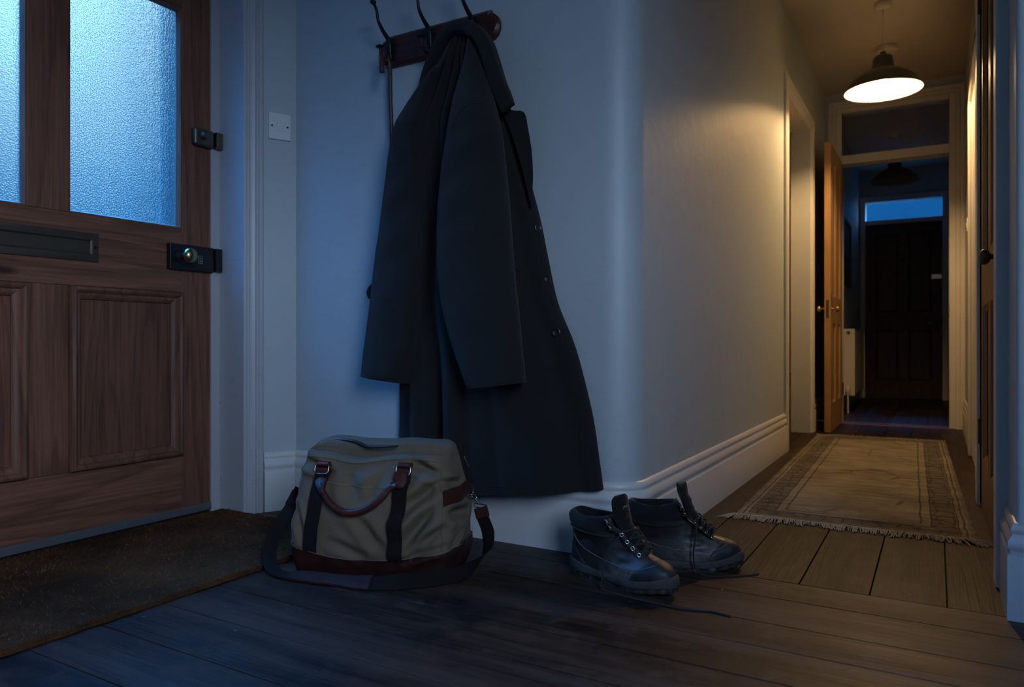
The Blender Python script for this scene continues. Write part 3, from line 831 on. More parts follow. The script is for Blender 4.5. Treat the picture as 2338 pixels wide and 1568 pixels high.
def hook(x):
    zc = 1.714
    base = RL((x, WY - 0.021, zc))
    bm = NB()
    pts = [(0.000, 0.040), (0.012, 0.036), (0.010, 0.022), (0.018, 0.014), (0.014, 0.0), (0.018, -0.014), (0.010, -0.022), (0.012, -0.036), (0.0, -0.042)]
    out = pts + [(-a, b) for a, b in reversed(pts[1:-1])]
    loft(bm, [[base + Vector((a * 1.15, y, b)) for a, b in out] for y in (0.0, -0.004)])
    for a, b in ((0.012, 0.024), (-0.012, 0.024), (0.012, -0.024), (-0.012, -0.024)): cyl(bm, base + Vector((a, -0.003, b)), (0, -1, 0), 0.004, 0.003, 10)
    plate = finish('hook_plate', bm, IRON, rack, bevel=0.001)
    bm = NB()
    up = cr([base + Vector(v) for v in ((0, -0.004, -0.040), (0, -0.010, -0.015), (0, -0.013, 0.010), (0, -0.022, 0.030), (0, -0.050, 0.050), (0, -0.075, 0.075), (0, -0.085, 0.110), (0, -0.100, 0.128))], 6)
    tube(bm, up, [0.0050 + 0.0035 * math.exp(-((i / len(up) - 0.38) / 0.25) ** 2) for i in range(len(up))], 10)
    ball(bm, base + Vector((0, -0.103, 0.131)), 0.011, 1, 1, 0.8, 14, 8)
    finish('upper_arm', bm, IRON, rack, smooth=60)
    bm = NB()
    lo = cr([base + Vector(v) for v in ((0, -0.004, -0.020), (0, -0.010, -0.042), (0, -0.024, -0.057), (0, -0.046, -0.054), (0, -0.060, -0.036), (0, -0.066, -0.014))], 6)
    tube(bm, lo, 0.0052, 10)
    lathe(bm, [(0.004, -0.004), (0.013, 0.0), (0.0155, 0.003), (0.012, 0.007), (0.004, 0.010), (0.0001, 0.0105)], axis_m(base + Vector((0, -0.067, -0.014)), (0, -0.25, 1)), 18)
    finish('lower_hook', bm, IRON, rack, smooth=60)
for x in HOOKX: hook(x)

# ================================================================ WALKING STICK hung over the left lower hook
hx, hy, hz = HOOKX[0], WY - 0.058, 1.714 - 0.045
st = thing('walking_stick', 'dark wooden walking stick hung by its crook on the left hook', 'walking stick', (hx, hy, hz))
def SL(*p): return Vector(p)
bm = NB()
crook = [(0.004, -0.036, -0.062), (0.003, -0.036, -0.040), (0.002, -0.030, -0.012), (0.0, -0.014, 0.0095), (0.0, 0.006, 0.010), (0.001, 0.019, -0.010), (0.003, 0.022, -0.05), (0.004, 0.022, -0.12), (0.008, 0.0235, -0.24), (0.009, 0.0245, -0.36), (0.012, 0.026, -0.50), (0.012, 0.027, -0.66), (0.012, 0.028, -0.86)]
crook = [(x - 0.30 * min(0.0, y), y, z) for x, y, z in crook]
c = cr(crook, 6)
tube(bm, c, [0.0098 - 0.0030 * i / len(c) + 0.0005 * math.sin(i * 1.7) for i in range(len(c))], 12)
finish('shaft', bm, STICKW, st, smooth=60)
bm = NB(); cyl(bm, (0.012, 0.028, -0.89), (0, 0, 1), 0.009, 0.035, 14); finish('ferrule', bm, BLACKP, st)

# ================================================================ COAT
WOOL = cloth('charcoal wool', (0.020, 0.0195, 0.0195), (0.010, 0.0098, 0.0098), 330, 0.95, 0.5, 0.10, 0.25)
WOOL_IN = cloth('dark coat lining', (0.012, 0.012, 0.014), None, 300, 0.8, 0.2, 0.1)
CO = Vector((HOOKX[2], WY, 1.66))
coat = thing('wool_coat', 'long charcoal wool overcoat hanging from the right hook', 'coat', CO)
def cw(px, py, Y): return at_y(px, py, Y) - CO
def smooth_rows(rows, n):
    """rows of tuples -> n resampled rows (Catmull-Rom)."""
    k = max(2, n // (len(rows) - 1))
    R3 = [cr([(r[a], r[b], r[c]) for r in rows], k) for a, b, c in ((0, 1, 2),)]
    return R3[0]
def coat_body():
    # py, left px, right px (outline of the body proper)
    rows = [(72, 1040, 1082), (95, 1026, 1098), (125, 1008, 1112), (160, 986, 1126), (205, 958, 1142), (245, 934, 1154), (280, 914, 1163), (330, 902, 1178), (400, 900, 1196), (500, 903, 1222), (590, 905, 1240), (690, 905, 1262), (780, 905, 1298),
            (860, 906, 1321), (960, 906, 1344), (1050, 905, 1357), (1122, 906, 1367)]
    sr = cr(rows, 5)
    N = 96
    bm = NB()
    rings = []
    for py, xl, xr in sr:
        v = sm((py - 80) / 420.0)                       # 0 at the hook .. 1 hanging free
        low = sm((py - 500) / 600.0)
        dmax = 0.050 + 0.050 * sm((py - 72) / 250) + 0.015 * low
        yb = WY - 0.012 - 0.022 * (1 - sm((py - 90) / 160))
        front, back = [], []
        A = at_y(xl, py, WY - 0.05) ; B = at_y(xr, py, WY - 0.05)
        for i in range(N + 1):
            t = i / N
            prof = (max(0.0, math.sin(PI * (0.02 + 0.96 * t)))) ** 0.55
            d = dmax * prof
            # radial folds near the hook
            f = 0.0
            amp = 0.030 * (1 - 0.75 * v) * sm((py - 85) / 60)
            for c_, w_, s_ in ((0.40, 0.045, 1.0), (0.53, 0.05, 0.75), (0.66, 0.06, 0.95), (0.465, 0.022, -0.8), (0.595, 0.022, -0.7), (0.30, 0.04, -0.9)):
                f += s_ * amp * math.exp(-((t - c_) / w_) ** 2)
            # hanging folds of the skirt
            A2 = 0.028 * low
            for c_, w_, s_ in ((0.15, 0.05, 1.0), (0.07, 0.04, -0.6), (0.285, 0.035, -1.4), (0.37, 0.055, 1.0), (0.60, 0.10, -0.30), (0.78, 0.06, 0.55), (0.905, 0.05, -0.6)):
                cc = c_ + 0.02 * math.sin(py * 0.006 + c_ * 9)
                f += s_ * A2 * math.exp(-((t - cc) / w_) ** 2)
            # groove beside the right-hand front edge
            f += -0.014 * sm((py - 330) / 150) * math.exp(-((t - (0.90 + 0.02 * low)) / 0.035) ** 2)
            f += 0.004 * mnoise.noise(Vector((t * 7, py * 0.010, 3)))
            y = yb - max(0.010, d + f)
            x = A.x + (B.x - A.x) * t
            z = A.z + (B.z - A.z) * t
            front.append(Vector((x, y, z)) - CO)
        for i in range(N, -1, -4):
            t = i / N
            prof = (max(0.0, math.sin(PI * (0.02 + 0.96 * t)))) ** 0.8
            back.append(Vector((A.x + (B.x - A.x) * t, yb + 0.006 * prof, A.z + (B.z - A.z) * t)) - CO)
        rings.append(front + back)
    loft(bm, rings)
    return finish('body', bm, WOOL, coat, smooth=75)
body = coat_body()
def sleeve(rows, depth, yc, name, seg=40, parent=coat, tilt=0.0, dome_q=0.1):
    sr = cr(rows, 6)
    bm = NB(); rings = []
    n = len(sr)
    for j, (py, xl, xr) in enumerate(sr):
        q = j / (n - 1)
        dome = math.sqrt(max(0.0, min(1.0, (q + 0.004) / dome_q))) if q < dome_q else 1.0
        y = interp(yc, q)
        A = at_y(xl, py, y); B = at_y(xr, py, y)
        c_ = (A + B) / 2; hw = (B - A).length / 2
        dd = interp(depth, q) * dome
        ring = []
        tl = tilt * sm((q - 0.8) / 0.2)
        for k in range(seg):
            a = 2 * PI * k / seg
            ca, sa = math.cos(a), math.sin(a)
            ex = math.copysign(abs(ca) ** 0.9, ca); ey = math.copysign(abs(sa) ** 0.75, sa)
            wr = 0.0035 * mnoise.noise(Vector((ca * 1.5, sa * 1.5, py * 0.012))) + 0.0025 * mnoise.noise(Vector((ca * 3, sa * 3 + 5, py * 0.03)))
            wr += 0.004 * math.sin(py * 0.06 + ca * 2.5) * sm((q - 0.35) / 0.1) * (1 - sm((q - 0.65) / 0.1)) * max(0, -sa)
            ring.append(c_ + Vector((ex * hw, ey * (dd + wr), tl * ca * hw + (B.z - A.z) * 0.5 * ca)) - CO)
        rings.append(ring)
    # open cuff: turn inside
    last = rings[-1]
    cen = sum(last, Vector()) / seg
    rings.append([cen + (p - cen) * 0.90 + Vector((0, 0, -0.001)) for p in last])
    rings.append([cen + (p - cen) * 0.84 + Vector((0, 0, 0.05)) for p in last])
    rings.append([cen + (p - cen) * 0.60 + Vector((0, 0, 0.10)) for p in last])
    loft(bm, rings)
    return finish(name, bm, WOOL, parent, smooth=75)
sleeve([(150, 996, 1010), (190, 968, 1000), (235, 938, 992), (275, 916, 988), (310, 905, 986), (350, 897, 986), (420, 888, 986), (500, 877, 986), (580, 866, 980), (660, 856, 969), (740, 846, 956), (800, 838, 948), (866, 831, 934)],
       [(0, 0.020), (0.15, 0.035), (0.28, 0.058), (0.6, 0.060), (1, 0.055)], [(0, WY - 0.080), (0.2, WY - 0.092), (0.35, WY - 0.102), (1, WY - 0.100)], 'sleeve', tilt=-0.14, dome_q=0.03)
sleeve([(84, 1070, 1078), (120, 1066, 1090), (160, 1058, 1105), (200, 1050, 1116), (240, 1040, 1126), (280, 1032, 1136), (320, 1025, 1143), (400, 1013, 1152), (480, 1006, 1160), (560, 1003, 1166), (640, 1006, 1173), (720, 1019, 1181), (800, 1043, 1188), (881, 1074, 1196)],
       [(0, 0.014), (0.15, 0.034), (0.30, 0.058), (0.6, 0.060), (1, 0.056)], [(0, WY - 0.092), (0.18, WY - 0.124), (0.36, WY - 0.163), (0.6, WY - 0.180), (1, WY - 0.180)], 'sleeve', tilt=0.10, dome_q=0.03)
# collar: folded band arching over the hook, its point at the right
def collar():
    bm = NB()
    path = [(960, 214, .006, .03), (972, 172, .012, .03), (990, 128, .016, .035), (1014, 88, .019, .045), (1046, 64, .021, .06), (1080, 68, .022, .06), (1106, 96, .023, .055), (1122, 140, .024, .05), (1136, 188, .025, .045), (1150, 222, .026, .030), (1160, 246, .024, .022)]
    sp = cr(path, 6)
    rings = []
    for i, (px, py, hw, dp) in enumerate(sp):
        q = i / (len(sp) - 1)
        a = sp[max(0, i - 1)]; b = sp[min(len(sp) - 1, i + 1)]
        yc = WY - interp([(0, 0.045), (0.25, 0.060), (0.42, 0.085), (0.6, 0.105), (1, 0.112)], q)
        p = at_y(px, py, yc); t = (at_y(b[0], b[1], yc) - at_y(a[0], a[1], yc)).normalized()
        nrm = Vector((-t.z, 0, t.x))
        ring = []
        for k in range(20):
            an = 2 * PI * k / 20
            ca, sa = math.cos(an), math.sin(an)
            e = 0.42
            ring.append(p + nrm * (math.copysign(abs(ca) ** e, ca) * hw) + Vector((0, math.copysign(abs(sa) ** e, sa) * dp * 0.5, 0)) - CO)
        rings.append(ring)
    loft(bm, rings)
    return finish('collar', bm, WOOL, coat, smooth=60)
collar()
# the back of the neck, darker lining seen under the collar arch
bm = NB()
nk = [(1060, 70), (1026, 92), (1002, 125), (982, 165), (968, 214), (1000, 226), (1060, 236), (1120, 236), (1140, 232), (1128, 170), (1110, 110), (1085, 78)]
loft(bm, [[cw(x, y, WY - d_) for x, y in nk] for d_ in (0.0265, 0.050)])
finish('neck_lining', bm, WOOL_IN, coat, bevel=0.004)
bm = NB(); lp_ = cr([CO * 0 + Vector(v) for v in ((-0.006, -0.060, -0.028), (-0.004, -0.078, 0.004), (0.0, -0.084, 0.010), (0.005, -0.078, 0.004), (0.007, -0.060, -0.028))], 5)
tube(bm, lp_, 0.0035, 8); finish('hanging_loop', bm, WOOL_IN, coat, smooth=60)
# lapel and the front edge behind it
def slab(name, outline, y0, y1, mat, bow=0.0, bev=0.004):
    bm = NB()
    n = len(outline)
    ymin = min(p[1] for p in outline); ymax = max(p[1] for p in outline)
    def yy(y, p): return y - bow * math.sin(PI * (p[1] - ymin) / (ymax - ymin))
    loft(bm, [[cw(p[0], p[1], yy(y0, p)) for p in outline], [cw(p[0], p[1], yy(y1, p)) for p in outline]])
    return finish(name, bm, mat, coat, bevel=bev, bevel_seg=3)
lap = cr([(1146, 247), (1172, 252), (1197, 257), (1206, 295), (1214, 345), (1217, 400), (1215, 445), (1214, 476), (1205, 440), (1192, 385), (1176, 330), (1160, 285)], 4, True)
slab('lapel', [(p[0], p[1]) for p in lap], WY - 0.062, WY - 0.048, WOOL, 0.012)
# details sewn onto the cloth: found by looking for the cloth's surface
from mathutils.bvhtree import BVHTree
def cloth_tree(names=('body', 'sleeve', 'lapel')):
    vs2, ps2 = [], []
    for o in [c_ for c_ in COL.objects if c_.parent == coat and c_.name.split('.')[0] in names]:
        n0 = len(vs2)
        vs2 += [v.co + CO for v in o.data.vertices]; ps2 += [[n0 + i for i in p.vertices] for p in o.data.polygons]
    return BVHTree.FromPolygons(vs2, ps2)
TREE = cloth_tree(); BODY = cloth_tree(('body',))
def on_cloth(px, py, fallback, tree=None):
    hit = (tree or TREE).ray_cast(Vector((0, 0, EYE)), ray(px, py).normalized())
    if hit[0] is None: return at_y(px, py, fallback) - CO, Vector((0, -1, 0))
    nn = hit[1] if hit[1].y < 0 else -hit[1]
    return hit[0] - CO, nn
def seam(name, pts, r, mat=WOOL, lift=0.0, tree=None):
    bm = NB()
    P2 = []
    for q in cr([(x, y, 0) for x, y in pts], 6):
        p, nn = on_cloth(q[0], q[1], WY - 0.11, tree)
        P2.append(p + nn * lift)
    tube(bm, P2, r, 6)
    return finish(name, bm, mat, coat, smooth=60)
seam('pocket_welt', [(1160, 596), (1172, 608), (1186, 620), (1188, 640), (1184, 664)], 0.0028, tree=BODY)
seam('shoulder_seam', [(1030, 300), (1040, 272), (1056, 248), (1080, 234), (1106, 238)], 0.0016)
seam('armhole_seam', [(942, 282), (960, 300), (974, 330), (981, 370)], 0.0016)
seam('sleeve_seam', [(962, 520), (955, 600), (944, 690), (934, 780)], 0.0013)
def button(px, py, dvec, r=0.0132, back=0.0):
    p, nn = on_cloth(px, py, WY - 0.045, BODY)
    d_ = (nn * 0.5 + Vector(dvec)).normalized()
    bm = NB()
    lathe(bm, [(r * 0.9, -0.002), (r, 0.0), (r, 0.0015), (r * 0.82, 0.0026), (r * 0.72, 0.0016), (0.0001, 0.0016)], axis_m(p, d_), 22)
    for k in range(4):
        a = PI / 4 + k * PI / 2
        lathe(bm, [(0.0012, 0.0012), (0.0012, 0.0022)], axis_m(p, d_) @ Matrix.Translation((0.003 * math.cos(a), 0.003 * math.sin(a), 0)), 6)
    finish('button', bm, BLACKP, coat, smooth=50)
button(1229, 520, (0.9, -0.4, 0.0)); button(1248, 638, (0.25, -1.0, 0)); button(1270, 759, (0.2, -0.95, 0)); button(1167, 268, (0.4, -0.9, 0), 0.006)
# loose half belt tab peeping out behind the left sleeve
bm = NB()
tb = [(870, 640), (850, 646), (840, 656), (836, 668), (840, 680), (850, 688), (870, 690)]
loft(bm, [[cw(x, y, WY - d_) for x, y in tb] for d_ in (0.030, 0.042)]); finish('belt_tab', bm, WOOL, coat, bevel=0.004)
# hem band and cuff seams
seam('hem_seam', [(1090, 1108), (1180, 1112), (1270, 1108), (1350, 1098)], 0.0015)

# ================================================================ LIGHT SWITCH on the splay wall
def on_splay(px, py):
    d_ = ray(px, py); o = S(0, -0.02, 0); o0 = Vector((0, 0, EYE))
    t = (o - o0).dot(ND) / d_.dot(ND)
    return o0 + d_ * t
def light_switch(pos, nrm, label, w=0.086, h=0.104, name='light_switch'):
    t = thing(name, label, 'light switch', pos, math.atan2(nrm.y, nrm.x) + PI / 2)
    bm = NB(); box(bm, -w / 2, w / 2, -0.010, 0, -h / 2, h / 2); finish('face_plate', bm, WHITEP, t, bevel=0.003)
    bm = NB(); box(bm, -0.011, 0.011, -0.0135, -0.008, -0.018, 0.016, Matrix.Rotation(0.07, 4, 'X')); finish('rocker', bm, WHITEP, t, bevel=0.002)
    for s in (-1, 1):
        bm = NB(); cyl(bm, (s * 0.030, -0.0098, 0), (0, -1, 0), 0.0042, 0.0008, 10)
        finish('screw', bm, IRON, t)
    return t
light_switch(on_splay(637.5, 290), ND, 'white one-gang light switch between front door casing and coat wall')

# ================================================================ DOORMAT
COIR = MT('coir')
_v = COIR.coord((1, 1, 1))
_n = COIR.noise(COIR.coord((60, 220, 60)), 1.0, 4, 0.7)
_b = COIR.noise(_v, 2.6, 4, 0.6)
COIR.set(COIR.mix(COIR.ramp(_b, [(0.35, 0.0), (0.65, 1.0)]), COIR.mix(_n, (0.10, 0.038, 0.014), (0.19, 0.080, 0.032)), COIR.mix(_n, (0.028, 0.012, 0.005), (0.065, 0.029, 0.012))), 0.95, 0.0, COIR.bump(_n, 0.8, 0.006), spec=0.1)
FIBRE_ = MT('coir fibre')
_g = FIBRE_.N('ShaderNodeNewGeometry')
_bb = FIBRE_.noise(FIBRE_.coord(), 2.6, 4, 0.6)
FIBRE = FIBRE_.set(FIBRE_.mix(FIBRE_.ramp(_bb, [(0.35, 0.0), (0.65, 1.0)]), FIBRE_.ramp(_g.outputs['Random Per Island'], [(0.0, (0.07, 0.028, 0.011)), (0.8, (0.20, 0.09, 0.038)), (1.0, (0.42, 0.24, 0.12))]), FIBRE_.ramp(_g.outputs['Random Per Island'], [(0.0, (0.02, 0.009, 0.004)), (0.85, (0.075, 0.034, 0.015)), (1.0, (0.28, 0.15, 0.07))])), 0.9, spec=0.15)
mat_ = thing('doormat', 'large brown coir doormat in front of the front door', 'doormat', (-2.04, 1.20, 0))
def doormat():
    x0, x1, y0, y1, H = -0.352, 0.352, -1.05, 0.69, 0.014
    bm = NB()
    nx, ny = 36, 88
    g = [[bm.verts.new((x0 + (x1 - x0) * i / nx + 0.004 * mnoise.noise(Vector((j * 0.4, i, 2))) * (i in (0, nx)), y0 + (y1 - y0) * j / ny, H + 0.003 * mnoise.noise(Vector((i * 0.35, j * 0.35, 0))))) for i in range(nx + 1)] for j in range(ny + 1)]
    for j in range(ny):
        for i in range(nx): bm.faces.new((g[j][i], g[j][i + 1], g[j + 1][i + 1], g[j + 1][i]))
    ed = [g[0][i] for i in range(nx + 1)] + [g[j][nx] for j in range(1, ny + 1)] + [g[ny][i] for i in range(nx - 1, -1, -1)] + [g[j][0] for j in range(ny - 1, 0, -1)]
    lo = [bm.verts.new((v.co.x, v.co.y, 0.001)) for v in ed]
    for k in range(len(ed)):
        k2 = (k + 1) % len(ed); bm.faces.new((ed[k], lo[k], lo[k2], ed[k2]))
    finish('backing', bm, COIR.m, mat_, smooth=40)
    bm = NB()
    for q in range(30000):
        x, y = R.uniform(x0, x1), R.uniform(y0 + 0.15, y1)
        a = R.uniform(0, 2 * PI); l = R.uniform(0.006, 0.018); w = R.uniform(0.0006, 0.0012)
        h = R.uniform(0.003, 0.009); z0 = H - 0.001
        if q % 7 == 0:                                    # shaggy cut edges
            x = x1 - abs(R.gauss(0, 0.004)); a = R.gauss(0, 0.9); l = R.uniform(0.004, 0.011); z0 = R.uniform(0.002, H); h = R.uniform(-0.001, 0.006)
        elif q % 19 == 0:
            y = y1 - abs(R.gauss(0, 0.004)); a = PI / 2 + R.gauss(0, 0.9); l = R.uniform(0.004, 0.011); z0 = R.uniform(0.002, H); h = R.uniform(-0.001, 0.006)
        dx, dy = math.cos(a), math.sin(a)
        p = Vector((x, y, z0))
        e = p + Vector((dx * l, dy * l, max(h, 0.001 - z0)))
        bm.faces.new((bm.verts.new(p + Vector((-dy * w, dx * w, 0))), bm.verts.new(p + Vector((dy * w, -dx * w, 0))), bm.verts.new(e)))
    me = bpy.data.meshes.new('pile'); bm.to_mesh(me); bm.free(); me.materials.append(FIBRE)
    o = bpy.data.objects.new('pile', me); COL.objects.link(o); o.parent = mat_; o['kind'] = 'stuff'
doormat()

# ================================================================ RUG
rug_o = Vector((-0.305, 4.20, 0))
rug = thing('runner_rug', 'faded patterned runner rug with pale fringe on the corridor floor', 'rug', rug_o, 0.024)
RW, RLn = 0.78, 2.72
def rug_mat():
    m = MT('faded woven rug')
    v = m.tc.outputs['Object']
    sp = m.N('ShaderNodeSeparateXYZ'); m.L(v, sp.inputs[0])
    wob = m.math('MULTIPLY', m.math('SUBTRACT', m.noise(m.coord((1, 1, 1)), 7, 3), 0.5), 0.016)
    ax = m.math('ADD', m.math('ABSOLUTE', sp.outputs[0]), wob); ay = m.math('ADD', m.math('ABSOLUTE', sp.outputs[1]), wob)
    ex = m.math('SUBTRACT', RW / 2, ax); ey = m.math('SUBTRACT', RLn / 2, ay)
    e = m.math('MINIMUM', ex, ey)                                  # distance from the rug's edge
    lines = m.ramp(m.math('MULTIPLY', e, 5.0), [(0.0, 0.45), (0.06, 0.45), (0.07, 0.05), (0.10, 0.0), (0.115, 1.0), (0.135, 1.0), (0.145, 0.05), (0.20, 0.05), (0.21, 1.0), (0.228, 1.0), (0.24, 0.05), (0.60, 0.05), (0.615, 1.0), (0.64, 1.0), (0.655, 0.05), (0.78, 0.05), (0.79, 0.9), (0.815, 0.9), (0.83, 0.0), (1.0, 0.0)])
    inb = m.ramp(m.math('MULTIPLY', e, 5.0), [(0.235, 0.0), (0.25, 1.0), (0.60, 1.0), (0.615, 0.0)])
    mot = m.vor(m.coord((17, 13, 17)), 1.0, 'DISTANCE_TO_EDGE', rnd=0.55)
    mot2 = m.wave(m.coord((1, 1, 1)), 14, 7, 3, 2.6, 'Y')
    motf = m.math('MULTIPLY', inb, m.math('MAXIMUM', m.ramp(mot, [(0.05, 1.0), (0.16, 0.0)]), m.ramp(mot2, [(0.55, 0.0), (0.75, 0.8)])))
    fld = m.vor(m.coord((5, 4, 5)), 1.0, 'DISTANCE_TO_EDGE', rnd=0.8)
    med = m.math('MULTIPLY', m.ramp(fld, [(0.015, 0.8), (0.05, 0.0)]), m.ramp(m.noise(m.coord((1, 1, 1)), 2.6, 2), [(0.46, 0.0), (0.62, 1.0)]))
    med = m.math('MULTIPLY', med, m.ramp(m.math('MULTIPLY', e, 5.0), [(0.82, 0.0), (0.95, 1.0)]))
    spk = m.math('MULTIPLY', m.ramp(m.noise(m.coord((30, 60, 30)), 1.0, 3, 0.7), [(0.60, 0.0), (0.70, 0.8)]), m.ramp(m.noise(m.coord(), 4.0, 3), [(0.42, 0.0), (0.60, 1.0)]))
    band = m.math('MULTIPLY', inb, m.ramp(m.noise(m.coord((10, 60, 10)), 1.0, 5, 0.7), [(0.35, 0.15), (0.62, 0.85)]))
    pat = m.math('MAXIMUM', m.math('MAXIMUM', lines, motf), m.math('MAXIMUM', m.math('MAXIMUM', med, spk), band), clamp=True)
    wear = m.noise(m.coord((3, 26, 3)), 1.0, 6, 0.75)
    blotch = m.noise(m.coord(), 3.2, 4, 0.6)
    fade = m.ramp(wear, [(0.28, 0.45), (0.55, 1.0)])
    field = m.mix(m.ramp(blotch, [(0.35, 0.0), (0.68, 1.0)]), (0.40, 0.34, 0.25), (0.21, 0.185, 0.145))
    field = m.mix(m.ramp(wear, [(0.48, 0.0), (0.68, 0.75)]), field, (0.10, 0.085, 0.075))
    base = m.mix(m.math('MULTIPLY', m.math('MULTIPLY', pat, fade), 0.92), field, (0.035, 0.027, 0.026))
    wv = m.math('ADD', m.wave(m.coord((1, 1, 1)), 170, 0.4, 1, 1, 'Y'), m.noise(m.coord((120, 500, 120)), 1.0, 2))
    return m.set(base, 0.95, 0.0, m.bump(wv, 0.6, 0.002), spec=0.1, sheen=0.1)
def build_rug():
    bm = NB()
    nx, ny = 24, 90
    def P(i, j):
        x = -RW / 2 + RW * i / nx; y = -RLn / 2 + RLn * j / ny
        ed = 0.006 * mnoise.noise(Vector((0.6 * j, 3, 1))) if i in (0, nx) else 0
        ef = 0.008 * mnoise.noise(Vector((0.5 * i, 7, 1))) if j in (0, ny) else 0
        z = 0.006 + 0.0025 * mnoise.noise(Vector((x * 3, y * 2.2, 0))) + 0.003 * max(0, mnoise.noise(Vector((x * 1.5 + 4, y * 5, 0))))
        return (x + ed, y + ef, z)
    g = [[bm.verts.new(P(i, j)) for i in range(nx + 1)] for j in range(ny + 1)]
    for j in range(ny):
        for i in range(nx): bm.faces.new((g[j][i], g[j][i + 1], g[j + 1][i + 1], g[j + 1][i]))
    ed = [g[0][i] for i in range(nx + 1)] + [g[j][nx] for j in range(1, ny + 1)] + [g[ny][i] for i in range(nx - 1, -1, -1)] + [g[j][0] for j in range(ny - 1, 0, -1)]
    lo = [bm.verts.new((v.co.x, v.co.y, 0.0006)) for v in ed]
    for k in range(len(ed)):
        k2 = (k + 1) % len(ed); bm.faces.new((ed[k], lo[k], lo[k2], ed[k2]))
    finish('carpet', bm, rug_mat(), rug, smooth=50)
    FR = cloth('rug fringe cotton', (0.52, 0.44, 0.33), None, 300, 0.95, 0.3, 0.2)
    for yy, dr in ((-RLn / 2, -1), (RLn / 2, 1)):
        bm = NB()
        n = 430 if dr < 0 else 160
        for k in range(n):
            x = -RW / 2 + RW * (k + R.uniform(-0.4, 0.4)) / (n - 1)
            skew = 0.9 * mnoise.noise(Vector((x * 9, dr, 0))) + 0.7 * mnoise.noise(Vector((x * 45, dr, 3))) + (0.9 * sm((x - 0.30) / 0.08) if dr < 0 else 0) - (0.5 * sm((-x - 0.33) / 0.06) if dr < 0 else 0)
            L_ = (0.058 if dr < 0 else 0.025) * R.uniform(0.6, 1.2) * (1.0 + 0.35 * mnoise.noise(Vector((x * 22, 5, dr)))) * (0.55 if dr < 0 and -0.14 < x < -0.09 else 1)
            pts = cr([(x, yy - dr * 0.004, 0.008), (x + skew * L_ * 0.35, yy + dr * L_ * 0.35, 0.0085 + R.uniform(0, 0.005)), (x + skew * L_ * 0.8 + R.uniform(-1, 1) * 0.004, yy + dr * L_ * 0.75, 0.005 + R.uniform(0, 0.003)), (x + skew * L_ + R.uniform(-1, 1) * 0.006, yy + dr * L_, 0.0028)], 3)
            tube(bm, pts, [0.0014] * (len(pts) - 1) + [0.0006], 4)
        finish('fringe', bm, FR, rug, smooth=60)
build_rug()

# ================================================================ PENDANT LAMP (corridor)
LX, LY = -0.272, 4.86
ENAM_OUT = MT('olive grey enamel outside').set((0.065, 0.068, 0.055), 0.30)
ENAM_IN = MT('aged grey-white enamel inside').set((0.17, 0.20, 0.24), 0.45)
CREAMP = MT('cream plastic').set((0.55, 0.50, 0.42), 0.4)
def pendant(name, label, x, y, rim_z, R_, lit, power=0.0):
    t = thing(name, label, 'pendant lamp', (x, y, CEILZ))
    zr = rim_z - CEILZ
    k = R_ / 0.21
    bm = NB(); lathe(bm, [(0.0001, 0.0), (0.048, 0.0), (0.050, -0.010), (0.046, -0.030), (0.040, -0.036), (0.008, -0.040), (0.0001, -0.040)], None, 28); finish('ceiling_rose', bm, CREAMP, t, smooth=45)
    bm = NB(); cyl(bm, (0, 0, zr + 0.205 * k), (0, 0, 1), 0.0042, -0.036 - (zr + 0.205 * k), 10); finish('flex', bm, CREAMP if lit else BLACKP, t, smooth=60)
    outer = [(0.014, 0.225), (0.020, 0.206), (0.042, 0.200), (0.052, 0.190), (0.056, 0.165), (0.060, 0.132), (0.066, 0.122), (0.100, 0.108), (0.140, 0.086), (0.175, 0.056), (0.198, 0.022), (0.206, 0.003), (0.2105, 0.0)]
    inner = [(0.2085, -0.002), (0.203, 0.004), (0.194, 0.022), (0.171, 0.053), (0.137, 0.082), (0.098, 0.103), (0.064, 0.117), (0.054, 0.128), (0.050, 0.160), (0.046, 0.185), (0.0001, 0.190)]
    bm = NB(); lathe(bm, [(r * k, zr + z * k) for r, z in outer + inner[:1]], None, 64, True, False); sh = finish('lamp_shade', bm, ENAM_OUT, t, smooth=50)
    bm = NB(); lathe(bm, [(r * k, zr + z * k) for r, z in inner], None, 64, False, True); finish('shade_lining', bm, ENAM_IN, t, smooth=50)
    bm = NB(); cyl(bm, (0, 0, zr + 0.138 * k), (0, 0, 1), 0.020, 0.052 * k, 20); finish('bulb_holder', bm, BLACKP if not lit else CREAMP, t)
    bm = NB(); lathe(bm, [(0.0001, -0.048), (0.012, -0.0465), (0.022, -0.041), (0.028, -0.030), (0.030, -0.018), (0.028, -0.004), (0.020, 0.014), (0.013, 0.026), (0.012, 0.036)], Matrix.Translation((0, 0, zr + 0.106 * k)), 28)
    bmat = MT('bulb glow' if lit else 'unlit bulb glass')
    if lit:
        bmat.set((0.9, 0.8, 0.6), 0.3)
        bmat.b.inputs['Emission Color'].default_value = (1.0, 0.59, 0.24, 1)
        bmat.b.inputs['Emission Strength'].default_value = power
    else: bmat.set((0.5, 0.5, 0.5), 0.15)
    finish('light_bulb', bm, bmat.m, t, smooth=60)
    return t
pendant('pendant_lamp', 'lit pendant lamp with a wide olive enamel shade in the corridor', LX, LY, 2.15, 0.213, True, LAMP_POWER)
pendant('pendant_lamp', 'unlit dark pendant lamp in the far hall beyond the inner doorway', -0.345, 8.0, 2.215, 0.215, False)
